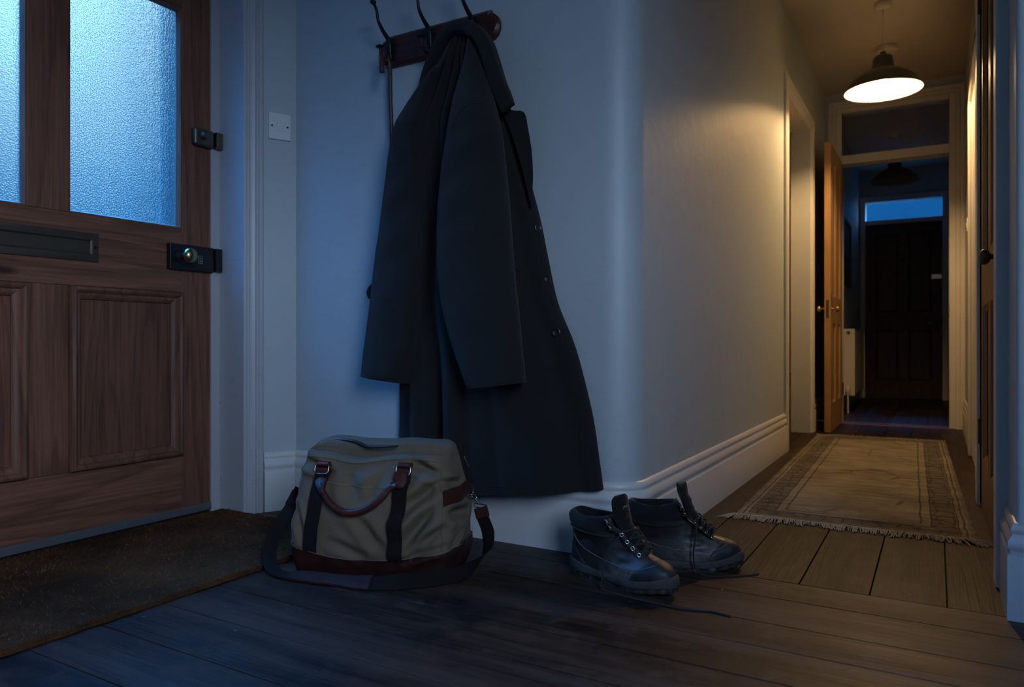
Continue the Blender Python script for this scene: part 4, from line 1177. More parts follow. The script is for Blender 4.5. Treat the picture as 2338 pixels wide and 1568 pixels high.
# smoke alarm
sa = thing('smoke_alarm', 'round smoke alarm on the ceiling behind the lit lamp', 'smoke alarm', (-0.286, 5.58, CEILZ))
bm = NB(); lathe(bm, [(0.0001, 0), (0.062, 0), (0.064, -0.008), (0.056, -0.010), (0.056, -0.016), (0.064, -0.018), (0.062, -0.034), (0.050, -0.044), (0.0001, -0.046)], None, 36); finish('housing', bm, CREAMP, sa, smooth=40)
bm = NB()
for k in range(18):
    a = k * PI / 9; box(bm, 0.0575, 0.0625, -0.003, 0.003, -0.030, -0.020, Matrix.Rotation(a, 4, 'Z'))
finish('vent', bm, BLACKP, sa)

# ================================================================ RIGHT WALL SWITCH, DOOR STOP, RADIATOR, PICTURE
light_switch(Vector((RX + 0.024, 5.83, 1.448)), Vector((-1, 0, 0)), 'small switch seen edge-on beside the inner doorway, right corridor wall', 0.086, 0.092)
ds = thing('door_stop', 'short white door stop low on the skirting behind the open pine door', 'door stop', (WX + 0.02, 5.90, 0.070))
bm = NB(); cyl(bm, (0, 0, 0), (1, 0, 0), 0.006, 0.055, 12); finish('rod', bm, WHITEP, ds, smooth=50)
bm = NB(); cyl(bm, (0, 0, 0), (1, 0, 0), 0.014, 0.005, 14); finish('mounting_disc', bm, WHITEP, ds, bevel=0.002)
bm = NB(); cyl(bm, (0.05, 0, 0), (1, 0, 0), 0.010, 0.014, 14); finish('tip', bm, WHITEP, ds, bevel=0.002)

RADP = MT('radiator enamel').set((0.62, 0.61, 0.59), 0.35)
rx0, ry0 = WX + 0.035, 7.45
rad = thing('radiator', 'white panel radiator on the left wall of the far hall', 'radiator', (rx0, ry0, 0.16))
bm = NB()
zz = [(0, 0.0)]
prof = []
Lr, Hr = 1.05, 0.62
n = 36
outl = []
for i in range(n + 1):
    y = Lr * i / n
    outl.append((0.098 + (0.004 if i % 2 else -0.002), y))
loft(bm, [[Vector((x, y, z)) for x, y in outl] + [Vector((0.076, Lr, z)), Vector((0.076, 0, z))] for z in (0.01, Hr - 0.01)])
finish('front_panel', bm, RADP, rad, bevel=0.002)
bm = NB(); box(bm, 0.006, 0.028, 0.0, Lr, 0.01, Hr - 0.01); finish('back_panel', bm, RADP, rad, bevel=0.004)
for y in (0.0, Lr):
    bm = NB(); box(bm, 0.002, 0.106, y - 0.004, y + 0.004, 0.0, Hr); finish('side_cover', bm, RADP, rad, bevel=0.003)
bm = NB(); box(bm, 0.004, 0.104, 0, Lr, Hr - 0.006, Hr)
for i in range(24): box(bm, 0.03, 0.075, 0.03 + i * 0.042, 0.045 + i * 0.042, Hr - 0.001, Hr + 0.001)
finish('top_grille', bm, RADP, rad)
bm = NB(); cyl(bm, (0.052, -0.004, Hr - 0.035), (0, -1, 0), 0.016, 0.008, 16); finish('plug', bm, NICKEL, rad)
bm = NB(); cyl(bm, (0.052, -0.055, 0.03), (0, 1, 0), 0.012, 0.055, 12); lathe(bm, [(0.014, 0), (0.019, 0.006), (0.019, 0.045), (0.012, 0.058), (0.0001, 0.060)], Matrix.Translation((0.052, -0.045, 0.03)), 16); finish('valve', bm, WHITEP, rad, smooth=45)
bm = NB(); cyl(bm, (0.052, -0.045, -0.16), (0, 0, 1), 0.0075, 0.19, 12); finish('pipe', bm, WHITEP, rad, smooth=60)
for y in (0.2, Lr - 0.2):
    bm = NB(); box(bm, -0.0345, 0.006, y - 0.02, y + 0.02, 0.08, Hr - 0.08)
    finish('bracket', bm, RADP, rad)

pf = thing('picture_frame', 'dark framed picture hung above the radiator in the far hall', 'picture', (WX, 8.05, 1.55))
bm = NB(); sweep(bm, [(0, 0), (0, 0.025), (0.02, 0.03), (0.04, 0.022), (0.04, 0)], [(0, -0.33, -0.33), (0, 0.33, -0.33), (0, 0.33, 0.33), (0, -0.33, 0.33)], (1, 0, 0), closed=True, flip=-1); finish('frame', bm, DARKDOOR, pf, smooth=35)
bm = NB(); box(bm, 0.0, 0.010, -0.30, 0.30, -0.30, 0.30); finish('print', bm, MT('dark print').set((0.03, 0.03, 0.032), 0.5), pf)
# ================================================================ HOLDALL BAG
CANVAS = cloth('waxed olive canvas', (0.205, 0.148, 0.095), (0.138, 0.100, 0.064), 520, 0.8, 0.35, 0.03, 0.55)
WEB = cloth('dark brown webbing', (0.016, 0.0115, 0.0115), (0.008, 0.006, 0.006), 700, 0.9, 0.5, 0.0, 0.2)
TAN = leather('oxblood brown leather', (0.085, 0.022, 0.015), 0.46)
TANB = leather('dark brown base leather', (0.045, 0.013, 0.010), 0.48)
PADL = leather('worn pad leather', (0.050, 0.014, 0.011), 0.72)
PIPE = MT('pale edge piping').set((0.20, 0.14, 0.095), 0.6)
bag = thing('holdall_bag', 'olive canvas holdall with brown leather base and handles on the floorboards', 'bag', (-1.415, 1.675, 0.0), 0.28)
ATAB = [(0, 0.228), (0.03, 0.237), (0.08, 0.240), (0.16, 0.237), (0.24, 0.230), (0.30, 0.226), (0.335, 0.222), (0.36, 0.216)]
BTAB = [(0, 0.112), (0.03, 0.122), (0.08, 0.126), (0.16, 0.118), (0.24, 0.102), (0.30, 0.088), (0.335, 0.078), (0.36, 0.068)]
def rrect(s, A, B, r):
    """point and outward normal at perimeter parameter s (0..1), starting mid-back, going round."""
    a, b = A - r, B - r
    segs = [(2 * a), (PI / 2 * r), (2 * b), (PI / 2 * r)] * 2
    tot = sum(segs); d = (s % 1.0) * tot
    # front (y=-B) left->right, corner, right side, corner, back right->left, corner, left side, corner
    L_ = [2 * a, PI / 2 * r, 2 * b, PI / 2 * r, 2 * a, PI / 2 * r, 2 * b, PI / 2 * r]
    k = 0
    while d > L_[k] and k < 7: d -= L_[k]; k += 1
    if k == 0: return Vector((-a + d, -B, 0)), Vector((0, -1, 0))
    if k == 1: an = -PI / 2 + d / r; return Vector((a + r * math.cos(an), -b + r * math.sin(an), 0)), Vector((math.cos(an), math.sin(an), 0))
    if k == 2: return Vector((A, -b + d, 0)), Vector((1, 0, 0))
    if k == 3: an = d / r; return Vector((a + r * math.cos(an), b + r * math.sin(an), 0)), Vector((math.cos(an), math.sin(an), 0))
    if k == 4: return Vector((a - d, B, 0)), Vector((0, 1, 0))
    if k == 5: an = PI / 2 + d / r; return Vector((-a + r * math.cos(an), b + r * math.sin(an), 0)), Vector((math.cos(an), math.sin(an), 0))
    if k == 6: return Vector((-A, b - d, 0)), Vector((-1, 0, 0))
    an = PI + d / r; return Vector((-a + r * math.cos(an), -b + r * math.sin(an), 0)), Vector((math.cos(an), math.sin(an), 0))
def segd(px, pz, a, b):
    ax, az = a; bx, bz = b
    dx, dz = bx - ax, bz - az
    t = max(0, min(1, ((px - ax) * dx + (pz - az) * dz) / (dx * dx + dz * dz)))
    return math.hypot(px - ax - t * dx, pz - az - t * dz), math.sin(PI * min(1, max(0, 0.12 + 0.76 * t)))
CREF = [((0.215, 0.268), (0.120, 0.195), 0.016, 0.013), ((0.205, 0.215), (0.128, 0.105), 0.015, 0.013), ((0.225, 0.150), (0.150, 0.085), 0.012, 0.009),
        ((0.225, 0.105), (0.130, 0.062), 0.010, 0.007), ((0.130, 0.335), (0.225, 0.290), 0.014, 0.009), ((-0.215, 0.330), (-0.120, 0.300), 0.014, 0.008),
        ((-0.215, 0.18), (-0.185, 0.100), 0.010, 0.006), ((-0.02, 0.17), (0.06, 0.085), 0.014, 0.005), ((-0.10, 0.10), (0.0, 0.065), 0.012, 0.004), ((-0.06, 0.31), (-0.03, 0.20), 0.02, 0.005), ((0.05, 0.30), (0.0, 0.22), 0.02, 0.005)]
CRES = [((-0.10, 0.275), (0.02, 0.250), 0.012, 0.009), ((-0.09, 0.185), (0.05, 0.165), 0.014, 0.012), ((-0.09, 0.095), (0.02, 0.135), 0.010, 0.006)]
def bdisp(p, nrm, z):
    d = 0.0
    A, B = interp(ATAB, z), interp(BTAB, z)
    if nrm.y < -0.2:
        w = -nrm.y
        d += w * 0.014 * math.cos(min(1, abs(p.x) / A) * PI / 2) * math.sin(min(1, z / 0.33) * PI)
        for a, b, wd, dp in CREF:
            q, e = segd(p.x, z, a, b)
            d += w * e * dp * 2.2 * (-math.exp(-(q / wd) ** 2) + 0.6 * math.exp(-((q - 2.0 * wd) / wd) ** 2))
    if nrm.x > 0.2:
        w = nrm.x
        d += w * 0.012 * math.sin(min(1, z / 0.33) * PI)
        for a, b, wd, dp in CRES:
            q, e = segd(p.y, z, a, b)
            d += w * e * dp * 1.8 * (-math.exp(-(q / wd) ** 2) + 0.6 * math.exp(-((q - 2.0 * wd) / wd) ** 2))
    d += 0.0050 * mnoise.noise(Vector((p.x * 9, p.y * 9, z * 11))) + 0.0022 * mnoise.noise(Vector((p.x * 30, p.y * 30, z * 26 + 4)))
    return d
def sag(x, y, z):
    k = sm((z - 0.24) / 0.10)
    B = interp(BTAB, z)
    s = -0.020 * math.exp(-((x + 0.045) / 0.085) ** 2) * (0.9 if y < 0 else 0.25)
    s += 0.016 * (y / max(B, 0.05)) * k
    s += -0.006 * sm((abs(x) - 0.17) / 0.06)
    return s * k
def bpoint(s, z, off=0.0, inset=1.0):
    A, B = interp(ATAB, z), interp(BTAB, z)
    p, n = rrect(s, A, B, min(0.045, B * 0.6))
    q = p + n * (bdisp(p, n, z) + off)
    return Vector((q.x, q.y, z + sag(p.x, p.y, z)))
def front_pt(x, z, off=0.004):
    A, B = interp(ATAB, z), interp(BTAB, z)
    p = Vector((x, -B, 0)); n = Vector((0, -1, 0))
    return Vector((x, -B - bdisp(p, n, z) - off, z + sag(x, -B, z)))
def bag_body():
    NS = 240
    bm = NB(); rings = []
    for j in range(64):
        z = 0.002 + 0.348 * j / 63
        rings.append([bpoint(i / NS, z) for i in range(NS)])
    top = rings[-1]
    for k, (sx, sy, dz) in enumerate(((0.990, 0.94, 0.004), (0.980, 0.82, 0.007), (0.970, 0.55, 0.006), (0.96, 0.28, 0.003), (0.955, 0.08, -0.002), (0.95, 0.012, -0.006))):
        rings.append([Vector((p.x * sx, p.y * sy, p.z + dz + 0.003 * mnoise.noise(Vector((p.x * 14, k, p.y * 20))))) for p in top])
    loft(bm, rings)
    return finish('canvas_body', bm, CANVAS, bag, smooth=75)
bag_body()
def base_top(x, y):
    A = 0.24
    return 0.052 + 0.034 * (x / A) ** 2 + 0.006 * sm((x + 0.1) / 0.3)
def bag_base():
    NS = 240; bm = NB(); rings = []
    K = 12
    for j in range(K + 1):
        ring = []
        for i in range(NS):
            p, n = rrect(i / NS, 0.236, 0.122, 0.045)
            z = 0.0005 + base_top(p.x, p.y) * j / K
            ring.append(bpoint(i / NS, z, 0.004))
        rings.append(ring)
    inner = []
    for p in rings[-1]: inner.append(Vector((p.x * 0.975, p.y * 0.95, p.z - 0.002)))
    rings.append(inner)
    loft(bm, rings, cap1=False)
    finish('leather_base', bm, TANB, bag, smooth=75)
    bm = NB()
    pts = []
    for i in range(NS):
        p, n = rrect(i / NS, 0.236, 0.122, 0.045)
        pts.append(bpoint(i / NS, base_top(p.x, p.y) + 0.0005, 0.0048))
    tube(bm, pts, 0.0009, 6, loop=True)
    finish('base_piping', bm, PIPE, bag, smooth=60)
    bm = NB()
    for s0 in (0.0, ):
        k = []
        for j in range(12):
            z = 0.004 + 0.080 * j / 11
            A, B = interp(ATAB, z), interp(BTAB, z)
            rr_ = min(0.045, B * 0.6)
            p = Vector((A - rr_ * 0.45, -B + rr_ * 0.20, 0)); n = Vector((0.64, -0.77, 0)).normalized()
            k.append(Vector((A - rr_ + rr_ * n.x, -B + rr_ + rr_ * n.y, z + sag(A, -B, z))) + n * (0.006 + bdisp(p, n, z)))
        tube(bm, k, 0.0016, 6)
    finish('corner_piping', bm, TAN, bag, smooth=60)
bag_base()
# seams of the canvas: front right corner and top front edge
bm = NB()
def corner_pt(z, sgn, off):
    A, B = interp(ATAB, z), interp(BTAB, z); rr_ = min(0.045, B * 0.6)
    n = Vector((0.66 * sgn, -0.75, 0)).normalized()
    p = Vector((sgn * (A - rr_) + rr_ * n.x, -B + rr_ + rr_ * n.y, 0))
    q = p + n * (bdisp(p, n, z) + off)
    return Vector((q.x, q.y, z + sag(p.x, p.y, z)))
tube(bm, [corner_pt(0.085 + 0.262 * j / 40, 1, 0.0008) for j in range(41)], 0.0022, 6)
tube(bm, [corner_pt(0.085 + 0.262 * j / 40, -1, 0.0008) for j in range(41)], 0.0022, 6)
tube(bm, [front_pt(-0.20 + 0.40 * j / 40, 0.346, 0.0005) for j in range(41)], 0.0024, 6)
finish('canvas_seam', bm, CANVAS, bag, smooth=60)
# front pocket edge with its pale piping
bm = NB()
tube(bm, [front_pt(-0.128 + 0.205 * j / 30, 0.262 - 0.004 * math.sin(PI * j / 30) - 0.010 * (j / 30) , 0.0012) for j in range(31)], 0.0014, 6)
finish('pocket_piping', bm, PIPE, bag, smooth=60)
# torn scuff on the front canvas
bm = NB()
for k in range(3):
    x0, z0 = -0.108 + 0.004 * math.sin(k * 2.1), 0.128 + 0.003 * k
    tube(bm, [front_pt(x0 + 0.004 * t + 0.002 * math.sin(k + t), z0 + 0.004 * t - 0.0006 * t * t, 0.0012 + 0.0012 * (t == 3)) for t in range(6 if k < 4 else 9)], 0.0012, 5)
finish('torn_thread', bm, PIPE, bag, smooth=60)
# two webbing straps up the front
def front_strap(x0, x1, name='webbing_strap'):
    bm = NB()
    pts = []
    for j in range(31):
        zb = base_top(x0, 0) - 0.006
        xx, zz = x0 + (x1 - x0) * (j / 30) ** 1.3, zb + (0.295 - zb) * j / 30
        oo = 0.001 + 0.003 * min(1, j / 3)
        cc = front_pt(xx, zz, oo)
        pts.append(Vector((cc.x, min(front_pt(xx + e_, zz + f_, oo).y for f_ in (-0.006, 0, 0.006) for e_ in (-0.021, -0.014, -0.007, 0, 0.007, 0.014, 0.021)), cc.z)))
    pts = [pts[0]] + [(pts[j - 1] + pts[j] * 2 + pts[j + 1]) / 4 for j in range(1, 30)] + [pts[-1]]
    ribbon(bm, pts, [Vector((1, 0, 0))] * 31, 0.041, 0.0028, 0.0006, 6)
    return finish(name, bm, WEB, bag, smooth=50)
front_strap(-0.160, -0.137); front_strap(0.102, 0.112)
TABX = (-0.137, 0.110)
for x in TABX:
    bm = NB()
    pts = [front_pt(x, 0.268 + 0.070 * j / 10, 0.0045) for j in range(11)]
    ribbon(bm, pts, [Vector((1, 0, 0))] * 11, 0.043, 0.003, 0.0008, 6)
    tb_ = finish('leather_tab', bm, TAN, bag, smooth=50)
    bm = NB()
    # loop of leather holding the ring
    top = front_pt(x, 0.330, 0.010)
    tube(bm, [top + Vector((-0.018, 0, 0)), top + Vector((0.018, 0, 0))], 0.0095, 14, flat=0.7)
    finish('ring_loop', bm, TAN, tb_, smooth=60)
    bm = NB()
    M = Matrix.Translation(top + Vector((-0.002, -0.006, -0.012))) @ Matrix.Rotation(PI / 2 - 0.35, 4, 'X')
    pts = []
    for k in range(32):
        a = 2 * PI * k / 32
        ca, sa = math.cos(a), math.sin(a)
        pts.append(M @ Vector((math.copysign(abs(ca) ** 0.45, ca) * 0.0215, math.copysign(abs(sa) ** 0.6, sa) * 0.015, 0)))
    tube(bm, pts, 0.0019, 8, loop=True)
    finish('metal_ring', bm, NICKEL, tb_, smooth=60)
# rolled leather handle
hb = [front_pt(TABX[0], 0.305, 0.022), front_pt(TABX[1], 0.300, 0.022)]
hp = [hb[0] + Vector((0, 0, 0.004)), hb[0] + Vector((-0.001, -0.004, -0.024)), front_pt(TABX[0] + 0.012, 0.247, 0.020), front_pt(TABX[0] + 0.038, 0.214, 0.018), front_pt(-0.060, 0.190, 0.017), front_pt(-0.020, 0.187, 0.017), front_pt(0.022, 0.201, 0.017), front_pt(0.058, 0.228, 0.018), front_pt(TABX[1] - 0.024, 0.262, 0.020), hb[1] + Vector((-0.004, -0.004, -0.022)), hb[1] + Vector((0, 0, 0.004))]
hs = cr(hp, 8)
bm = NB()
n = len(hs)
rad_ = []
for i in range(n):
    e = min(i, n - 1 - i)
    rad_.append(interp([(0, 0.0068), (16, 0.0072), (22, 0.0098), (40, 0.0105)], e))
tube(bm, hs, rad_, 14)
hd = finish('handle', bm, TAN, bag, smooth=60)
for e in (0, 1):
    base = hs[0] if e == 0 else hs[-1]
    seq = hs[:20] if e == 0 else list(reversed(hs[-20:]))
    bm = NB()
    wd = [interp([(0, 0.036), (5, 0.038), (10, 0.036), (15, 0.022), (19, 0.014)], i) for i in range(len(seq))]
    ribbon(bm, [p + Vector((0, -0.005, 0.004 if i == 0 else 0)) for i, p in enumerate(seq)], [Vector((1, 0, 0.12))] * len(seq), wd, 0.006, 0.003, 6)
    pl = finish('handle_end', bm, TAN, hd, smooth=50)
    bm = NB(); ball(bm, seq[12] + Vector((0, -0.0115, 0)), 0.0038, 1, 0.6, 1, 12, 8); finish('rivet', bm, NICKEL, hd, smooth=60)
# piping along the handle
bm = NB(); tube(bm, [p + Vector((0, -0.0035, 0.0085)) for p in hs[14:-14]], 0.0014, 6); finish('handle_edge', bm, WEB, hd, smooth=60)
# zip along the top
def top_pt(x, y, dz=0.0):
    # approximate height of the top panel
    z = 0.350 + sag(x, y, 0.350) + 0.012
    return Vector((x, y, z + dz))
bm = NB()
zp = [Vector((x, y, 0.3655 + sag(x, y * 0.4, 0.35) * 0.55 + dz)) for x, y, dz in [(-0.185, 0.016, -0.004), (-0.14, 0.014, 0.0), (-0.09, 0.004, -0.001), (-0.04, -0.012, -0.003), (0.01, -0.022, -0.005), (0.06, -0.020, -0.006)]]
zs = cr(zp, 6)
ribbon(bm, zs, [Vector((0, 1, 0.15))] * len(zs), [interp([(0, 0.004), (10, 0.013), (20, 0.014), (30, 0.006)], i) for i in range(len(zs))], 0.004, 0.002, 4)
finish('zip', bm, BLACKP, bag, smooth=50)
# right end: leather tab, ring, clip, side zip
def side_pt(y, z, off=0.003):
    A, B = interp(ATAB, z), interp(BTAB, z)
    p = Vector((A, y, 0)); n = Vector((1, 0, 0))
    return Vector((A + bdisp(p, n, z) + off, y, z + sag(A, y, z)))
bm = NB()
pts = [corner_pt(0.234, 1, 0.011)] + [Vector((max(side_pt(-0.055 + 0.014 * k, 0.236 + e_, 0.008).x for e_ in (-0.021, -0.01, 0, 0.01, 0.021)), -0.055 + 0.014 * k, 0.236 + 0.0006 * k)) for k in range(8)]
ribbon(bm, pts, [Vector((0, 0, 1))] * len(pts), 0.042, 0.004, 0.0005, 6)
et = finish('end_tab', bm, TAN, bag, smooth=50)
dr = side_pt(0.048, 0.236, 0.010)
def dring(parent, c_, name='d_ring', r=0.018, lean=0.0):
    bm = NB()
    pts = []
    for k in range(28):
        a = 2 * PI * k / 28
        ca, sa = math.cos(a), math.sin(a)
        pts.append(Vector(c_) + Vector((0.30 * ca * r + lean * (sa - 1) * r, ca * r * 0.85, (sa - 0.6) * r * 1.15)))
    tube(bm, pts, 0.0019, 8, loop=True)
    return finish(name, bm, NICKEL, parent, smooth=60)
dring(et, dr)
bm = NB(); tube(bm, [dr + Vector((-0.006, -0.017, 0.009)), dr + Vector((0.006, 0.017, 0.009))], 0.008, 12, flat=0.6); finish('ring_loop', bm, TAN, et, smooth=60)
# strap and its clips
sp_ = [((-0.258, -0.010, 0.215), (0.5, 0.5, 0)), ((-0.268, -0.030, 0.180), (0.85, 0.35, 0)), ((-0.288, -0.065, 0.130), (0.88, 0.28, 0.1)), ((-0.312, -0.085, 0.075), (0.85, 0.35, -0.15)), ((-0.306, -0.105, 0.030), (0.75, 0.45, -0.30)), ((-0.270, -0.145, 0.012), (0.55, 0.80, 0)), ((-0.215, -0.172, 0.0085), (0.25, 0.95, 0.08)),
       ((-0.13, -0.180, 0.0085), (0.05, 0.97, 0.22)), ((-0.04, -0.186, 0.0085), (0, 0.97, 0.22)), ((0.045, -0.196, 0.012), (0, 0.85, 0.5)), ((0.13, -0.185, 0.0215), (0, 0.35, 0.93)), ((0.215, -0.145, 0.024), (-0.1, 0.15, 0.98)), ((0.282, -0.075, 0.028), (0.1, 0.05, 0.95)), ((0.318, 0.000, 0.058), (0.60, -0.35, 0.55)), ((0.318, 0.030, 0.105), (0.92, -0.25, 0.15)), ((0.300, 0.036, 0.150), (0.95, -0.25, 0)), ((0.291, 0.040, 0.178), (0.95, -0.25, 0))]
cp = cr([p for p, w in sp_], 8); cwv = cr([w for p, w in sp_], 8)
bm = NB(); ribbon(bm, cp, [w.normalized() for w in cwv], 0.040, 0.0032, 0.0, 4)
ss = finish('shoulder_strap', bm, WEB, bag, smooth=50)
bm = NB()
i0, i1 = 50, 74
ribbon(bm, [p + Vector((0, 0, 0.0035)) for p in cp[i0:i1]], [w.normalized() for w in cwv[i0:i1]], [0.050 if 2 < k < i1 - i0 - 3 else 0.046 for k in range(i1 - i0)], 0.006, 0.002, 6)
finish('shoulder_pad', bm, PADL, ss, smooth=50)
def clip(top, bot, parent):
    top, bot = Vector(top), Vector(bot)
    v = bot - top
    side = Vector((0.9, -0.35, 0)).normalized()
    bm = NB()
    lp2 = cr([top + side * 0.001, top + side * 0.0085 + v * 0.10, top + side * 0.0085 + v * 0.32, top + side * 0.002 + v * 0.50, top - side * 0.006 + v * 0.32, top - side * 0.006 + v * 0.12], 4, True)
    tube(bm, lp2, 0.0019, 8, loop=True)
    tube(bm, [top + v * 0.46, top + v * 0.86], [0.0048, 0.0036], 10)
    e = bot
    fr = [e + side * 0.021 + Vector((0, 0, 0.004)), e - side * 0.021 + Vector((0, 0, 0.004)), e - side * 0.021 - Vector((0, 0, 0.007)), e + side * 0.021 - Vector((0, 0, 0.007))]
    tube(bm, fr, 0.0020, 8, loop=True)
    finish('swivel_clip', bm, NICKEL, parent, smooth=60)
clip(dr + Vector((0.004, 0.004, -0.020)), cp[-1] + Vector((0, 0, 0.006)), ss)
bm = NB(); ribbon(bm, [cp[-1] + (cp[-9] - cp[-1]) * (k / 8) + Vector((0.0015, -0.004, 0.002)) for k in range(9)], [w.normalized() for w in cwv[-9:]], 0.043, 0.007, 0, 4); finish('strap_end', bm, TAN, ss, smooth=50)
bm = NB(); ribbon(bm, [cp[2 + k] + Vector((0, -0.003, 0)) for k in range(9)], [w.normalized() for w in cwv[2:11]], 0.043, 0.007, 0, 4); finish('strap_end', bm, WEB, ss, smooth=50)
ltab = Vector((-0.238, -0.015, 0.262))
bm = NB()
for k in range(3):
    c_ = Vector((-0.240 - 0.004 * k, -0.018, 0.256 - 0.021 * k))
    M = Matrix.Translation(c_) @ Matrix.Rotation(PI / 2, 4, 'X') @ Matrix.Rotation(PI / 2 * (k % 2) * 0.4, 4, 'Y')
    torus(bm, M, 0.0115, 0.0021, 18, 8)
finish('strap_ring', bm, IRON, ss, smooth=60)
# side zip and puller on the right end
bm = NB()
sz = [side_pt(0.075 - 0.028 * math.sin(PI * t) * 0.3, 0.245 + 0.10 * t, 0.0025) for t in [k / 12 for k in range(13)]]
ribbon(bm, sz, [Vector((0, 1, 0))] * 13, 0.012, 0.003, 0, 2); finish('side_zip', bm, BLACKP, bag, smooth=50)
bm = NB(); a_ = side_pt(0.066, 0.318, 0.006); tube(bm, [a_, a_ + Vector((0.003, 0.002, -0.012))], 0.0025, 8); tube(bm, [a_ + Vector((0.004, 0.003, -0.012)), a_ + Vector((0.012, 0.010, -0.034))], 0.0021, 8); finish('zip_puller', bm, NICKEL, bag, smooth=60)

# ================================================================ WALKING BOOTS
def boot_leather():
    m = MT('scuffed dark boot leather')
    v = m.coord()
    sp = m.N('ShaderNodeSeparateXYZ'); m.L(m.tc.outputs['Object'], sp.inputs[0])
    n = m.noise(v, 38, 6, 0.7); b = m.noise(v, 13, 4, 0.6)
    toe = m.ramp(m.math('MULTIPLY', sp.outputs[0], 3.0), [(0.30, 0.05), (0.60, 0.75), (1.0, 1.0)])     # dust worn into the forefoot
    low = m.ramp(m.math('MULTIPLY', sp.outputs[2], 6.0), [(0.15, 1.0), (0.70, 0.25)])
    dust = m.math('MULTIPLY', m.math('MULTIPLY', m.ramp(b, [(0.30, 0.0), (0.58, 1.0)]), m.ramp(n, [(0.34, 0.15), (0.62, 1.0)])), m.math('MULTIPLY', toe, low))
    base = m.mix(dust, m.mix(n, (0.010, 0.009, 0.009), (0.026, 0.022, 0.020)), (0.27, 0.20, 0.15))
    return m.set(base, m.math('MULTIPLY_ADD', dust, 0.4, 0.36), 0.0, m.bump(m.math('ADD', n, m.noise(v, 220, 2)), 0.3, 0.002), spec=0.4)
BOOTL = boot_leather()
BOOTF = cloth('boot fabric lining', (0.010, 0.0095, 0.010), None, 500, 0.85, 0.35, 0.15)
BOOTR = MT('boot rubber rand'); _n = BOOTR.noise(BOOTR.coord(), 30, 5, 0.7)
BOOTR = BOOTR.set(BOOTR.mix(BOOTR.ramp(_n, [(0.45, 0.0), (0.75, 1.0)]), (0.010, 0.010, 0.011), (0.050, 0.043, 0.038)), 0.55, 0.0, BOOTR.bump(_n, 0.3, 0.002))
MIDS = MT('dusty midsole'); _n = MIDS.noise(MIDS.coord((30, 30, 90)), 1.0, 5, 0.7)
MIDS = MIDS.set(MIDS.mix(_n, (0.022, 0.019, 0.017), (0.085, 0.068, 0.055)), 0.8, 0.0, MIDS.bump(_n, 0.9, 0.004))
LACE = cloth('brown-black lace', (0.035, 0.028, 0.024), None, 900, 0.8, 0.5, 0.1)
TAGY = MT('faded yellow tag print').set((0.22, 0.20, 0.035), 0.6)
SEAMM = MT('grey seam thread').set((0.13, 0.115, 0.10), 0.7)
def toe_spring(x): return 0.014 * sm((x - 0.20) / 0.12) + 0.003 * sm((0.04 - x) / 0.04)
LEV = [  # z, back x, front x, width scale
    (0.026, -0.002, 0.314, 1.00), (0.036, -0.003, 0.315, 1.02), (0.048, -0.002, 0.312, 1.00), (0.058, 0.000, 0.304, 0.97), (0.068, 0.001, 0.290, 0.94), (0.078, 0.001, 0.270, 0.91), (0.088, 0.001, 0.247, 0.89), (0.098, 0.001, 0.226, 0.88), (0.108, 0.002, 0.207, 0.89), (0.120, 0.002, 0.188, 0.92), (0.132, 0.001, 0.173, 0.96), (0.145, 0.000, 0.162, 1.0), (0.158, -0.001, 0.154, 1.03), (0.170, -0.002, 0.149, 1.06), (0.180, 0.001, 0.144, 1.04), (0.186, 0.006, 0.138, 0.98)]
WLOW = [(0.0, 0.034), (0.05, 0.038), (0.12, 0.038), (0.18, 0.047), (0.235, 0.053), (0.29, 0.048), (0.33, 0.040)]
def hw_at(x, z):
    w = interp(WLOW, x)
    shaft = sm((z - 0.085) / 0.05)
    ws = interp([(0, 0.038), (0.08, 0.045), (0.16, 0.036)], x)
    w = w + (ws - w) * shaft
    return w * (1 - 0.42 * sm((z - 0.045) / 0.06) * sm((x - 0.13) / 0.10) * (1 - shaft))
def foot_c(x): return -0.010 * sm((x - 0.12) / 0.2)
def lev(z):
    t = [interp([(l[0], l[k]) for l in LEV], z) for k in (1, 2, 3)]
    return t
SHAFT = [1.0]
def shell_pt(th, z, off=0.0):
    xb, xf, ws = lev(z)
    c_, s_ = math.cos(th), math.sin(th)
    x = xb + (xf - xb) * (0.5 + 0.5 * math.copysign(abs(c_) ** 0.86, c_))
    hw = hw_at(x, z) * ws
    zin = z
    y = foot_c(x) + math.copysign(abs(s_) ** 0.62, s_) * hw
    # crease where the vamp bends
    k = 0.0025 * math.exp(-((x - 0.19) / 0.02) ** 2) * math.sin(z * 260) if 0.05 < z < 0.11 else 0
    nx, ny = c_ * 0.8, s_
    l = math.hypot(nx, ny)
    zs_ = z if z < 0.11 else 0.11 + (z - 0.11) * SHAFT[0]
    zz = zs_ + toe_spring(x) * (1 - sm((z - 0.03) / 0.08) * 0.4)
    if z > 0.14: zz += 0.006 * sm((z - 0.14) / 0.04) * math.cos(2 * th) * 0.6
    return Vector((x + nx / l * (off + k), y + ny / l * (off + k), zz))
